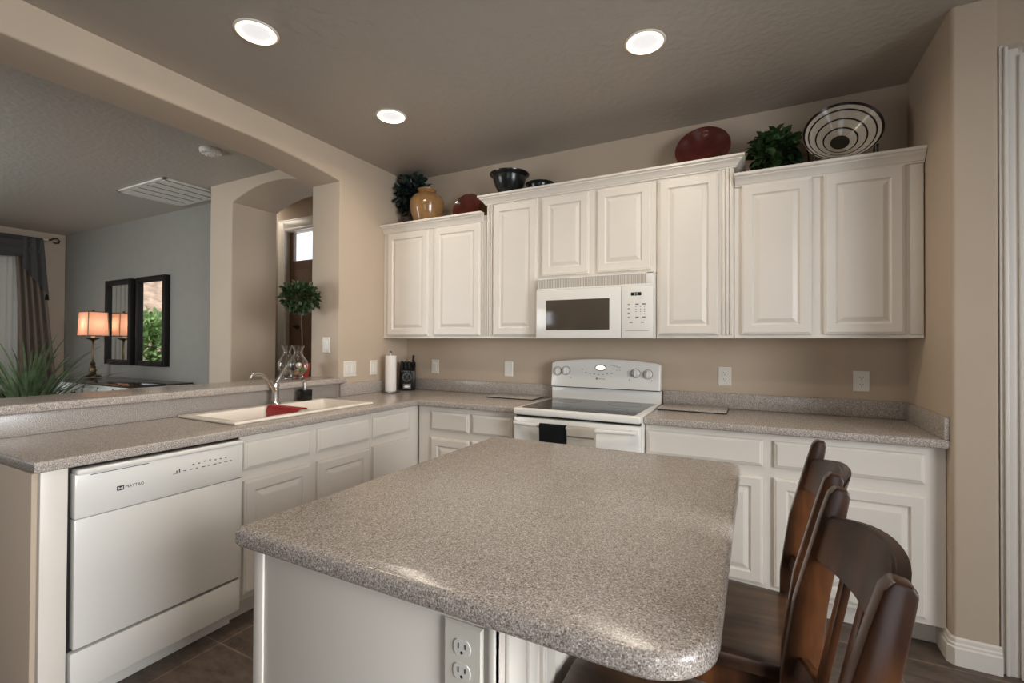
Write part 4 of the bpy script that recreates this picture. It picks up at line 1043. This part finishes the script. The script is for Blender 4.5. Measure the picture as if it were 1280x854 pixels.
# curtain, swag, rod and blinds at the patio door
XC = -5.46
rod = thing('curtain_rod', 'pale curtain rod with a curled finial above the patio door', 'curtain rod')
MB().tube([(XC, -3.2, 2.625), (XC, -.60, 2.625)], .014, n=12).build('rod', 'ivory', rod)
fi = MB(); fi.tube([(XC, -.60, 2.625), (XC, -.575, 2.632), (XC, -.545, 2.652), (XC, -.51, 2.655), (XC, -.488, 2.63), (XC, -.50, 2.60), (XC, -.535, 2.595), (XC, -.555, 2.612)], [.012, .010, .009, .009, .009, .009, .008, .006], n=8); fi.build('finial', 'hinge', rod)
br_ = MB()
for y in (-.78, -3.1): br_.tube([(-5.549, y, 2.625), (XC, y, 2.625)], .008, n=8); br_.lathe([(0, 0), (.03, 0), (.03, .008), (0, .01)], (-5.5495, y, 2.625), n=14, axis=Matrix.Rotation(PI / 2, 3, 'Y'))
br_.build('bracket', 'hinge', rod)
def cloth(rows, name, mat_, th=.004):
    t = bmesh.new(); G = [[t.verts.new(p) for p in r] for r in rows]
    for a, b_ in zip(G, G[1:]):
        for j in range(len(a) - 1): t.faces.new((a[j], a[j + 1], b_[j + 1], b_[j]))
    bmesh.ops.recalc_face_normals(t, faces=t.faces); bmesh.ops.solidify(t, geom=t.faces[:], thickness=th)
    m_ = MB(); m_._merge(t); return m_.build(name, mat_)
rows = []
for i in range(25):
    z = 2.585 - 2.56 * i / 24; s = i / 24; r = []
    ya = -.915 + .10 * s ** .8; yb = -.70 + .25 * s ** .8
    for j in range(61):
        q = j / 60; r.append((XC + .038 * math.sin(q * 4.5 * 2 * PI) * (1 - .25 * s), ya + (yb - ya) * q, z))
    rows.append(r)
tag(cloth(rows, 'curtain', 'curtain'), 'taupe curtain panel hanging in folds at the patio door', 'curtain')
sw = thing('curtain_swag', 'slate grey scarf draped over the curtain rod with a hanging tail', 'swag')
rows = []
for i in range(13):
    q = i / 12; r = []
    for j in range(49):
        y = -3.1 + 2.43 * j / 48; dip = .05 * math.sin(PI * ((j / 48 * 3) % 1)); 
        r.append((XC + .062 + .014 * math.sin(q * 14 + y * 2.2) + .018 * math.sin(PI * q), y, 2.625 - (.245 + dip * .5) * q + .02 * math.sin(q * 9 + y * 3) * q))
    rows.append(r)
o = cloth(rows, 'scarf', 'swag'); o.parent = sw
rows = []
for i in range(17):
    q = i / 16; r = []
    for j in range(15):
        u = j / 14; zb = 2.06 + .30 * (1 - u) * .55 - .16 * u
        y = -.86 + .185 * u + .055 * q * u
        z = 2.60 + (zb - 2.60) * q
        r.append((XC + .088 + .012 * math.sin(u * 14), y, z))
    rows.append(r)
o = cloth(rows, 'tail', 'swag'); o.parent = sw
MB().lathe([(0, .03), (.01, .02), (.016, .0), (.02, -.05), (0, -.05)], (XC + .09, -.635, 1.885), n=10).build('tassel', 'espresso', sw)
vb = thing('vertical_blind', 'white vertical blinds gathered at the edge of the patio door', 'blinds')
MB().box(-5.545, -5.505, -3.0, -.87, 2.42, 2.46).build('headrail', 'plastic', vb)
for i in range(9):
    y = -.90 - i * .052; c = (-5.525, y, 0)
    MB().box(-5.5265, -5.5235, y - .040, y + .040, .03, 2.42, rot=Matrix.Rotation(math.radians(-24), 3, 'Z'), about=c).build('vane', 'blind', vb)

# ------------------------------------------------------------------ outside the patio door and hall transom
struct(MB().box(-16, -5.67, -9, 5, -.10, -.02).build('ground_patio', 'patio'))
t = bmesh.new(); rn = random.Random(4); G = []
for i in range(13):
    G.append([t.verts.new((-10.5 - i * .45, -9 + j * .7, -.02 + .34 * i + rn.uniform(-.12, .12) * (i > 0))) for j in range(21)])
for a, b_ in zip(G, G[1:]):
    for j in range(20): t.faces.new((a[j], a[j + 1], b_[j + 1], b_[j]))
m_ = MB(); m_._merge(t); struct(m_.build('ground_hillside', 'hill'))
for i, (x, y, r, lab) in enumerate(((-9.2, -3.1, 1.0, 'green garden shrub reflected in the mirror, beyond the patio'), (-9.5, -.75, .95, 'green garden shrub beyond the patio door, behind the curtain side'))):
    sb = thing('garden_shrub', lab, 'shrub', (x, y, -.02), 0, 'shrubs beyond the patio')
    leaf_cloud((0, 0, 1.0), (.8, .95, .95), 3600, .17, .5, .30, 30 + i, zmin=.0).build('foliage', 'hedge', sb)
    MB().tube([(0, 0, 0), (.02, .02, .5), (0, 0, .9)], .05, n=8).build('stem', 'stem', sb)
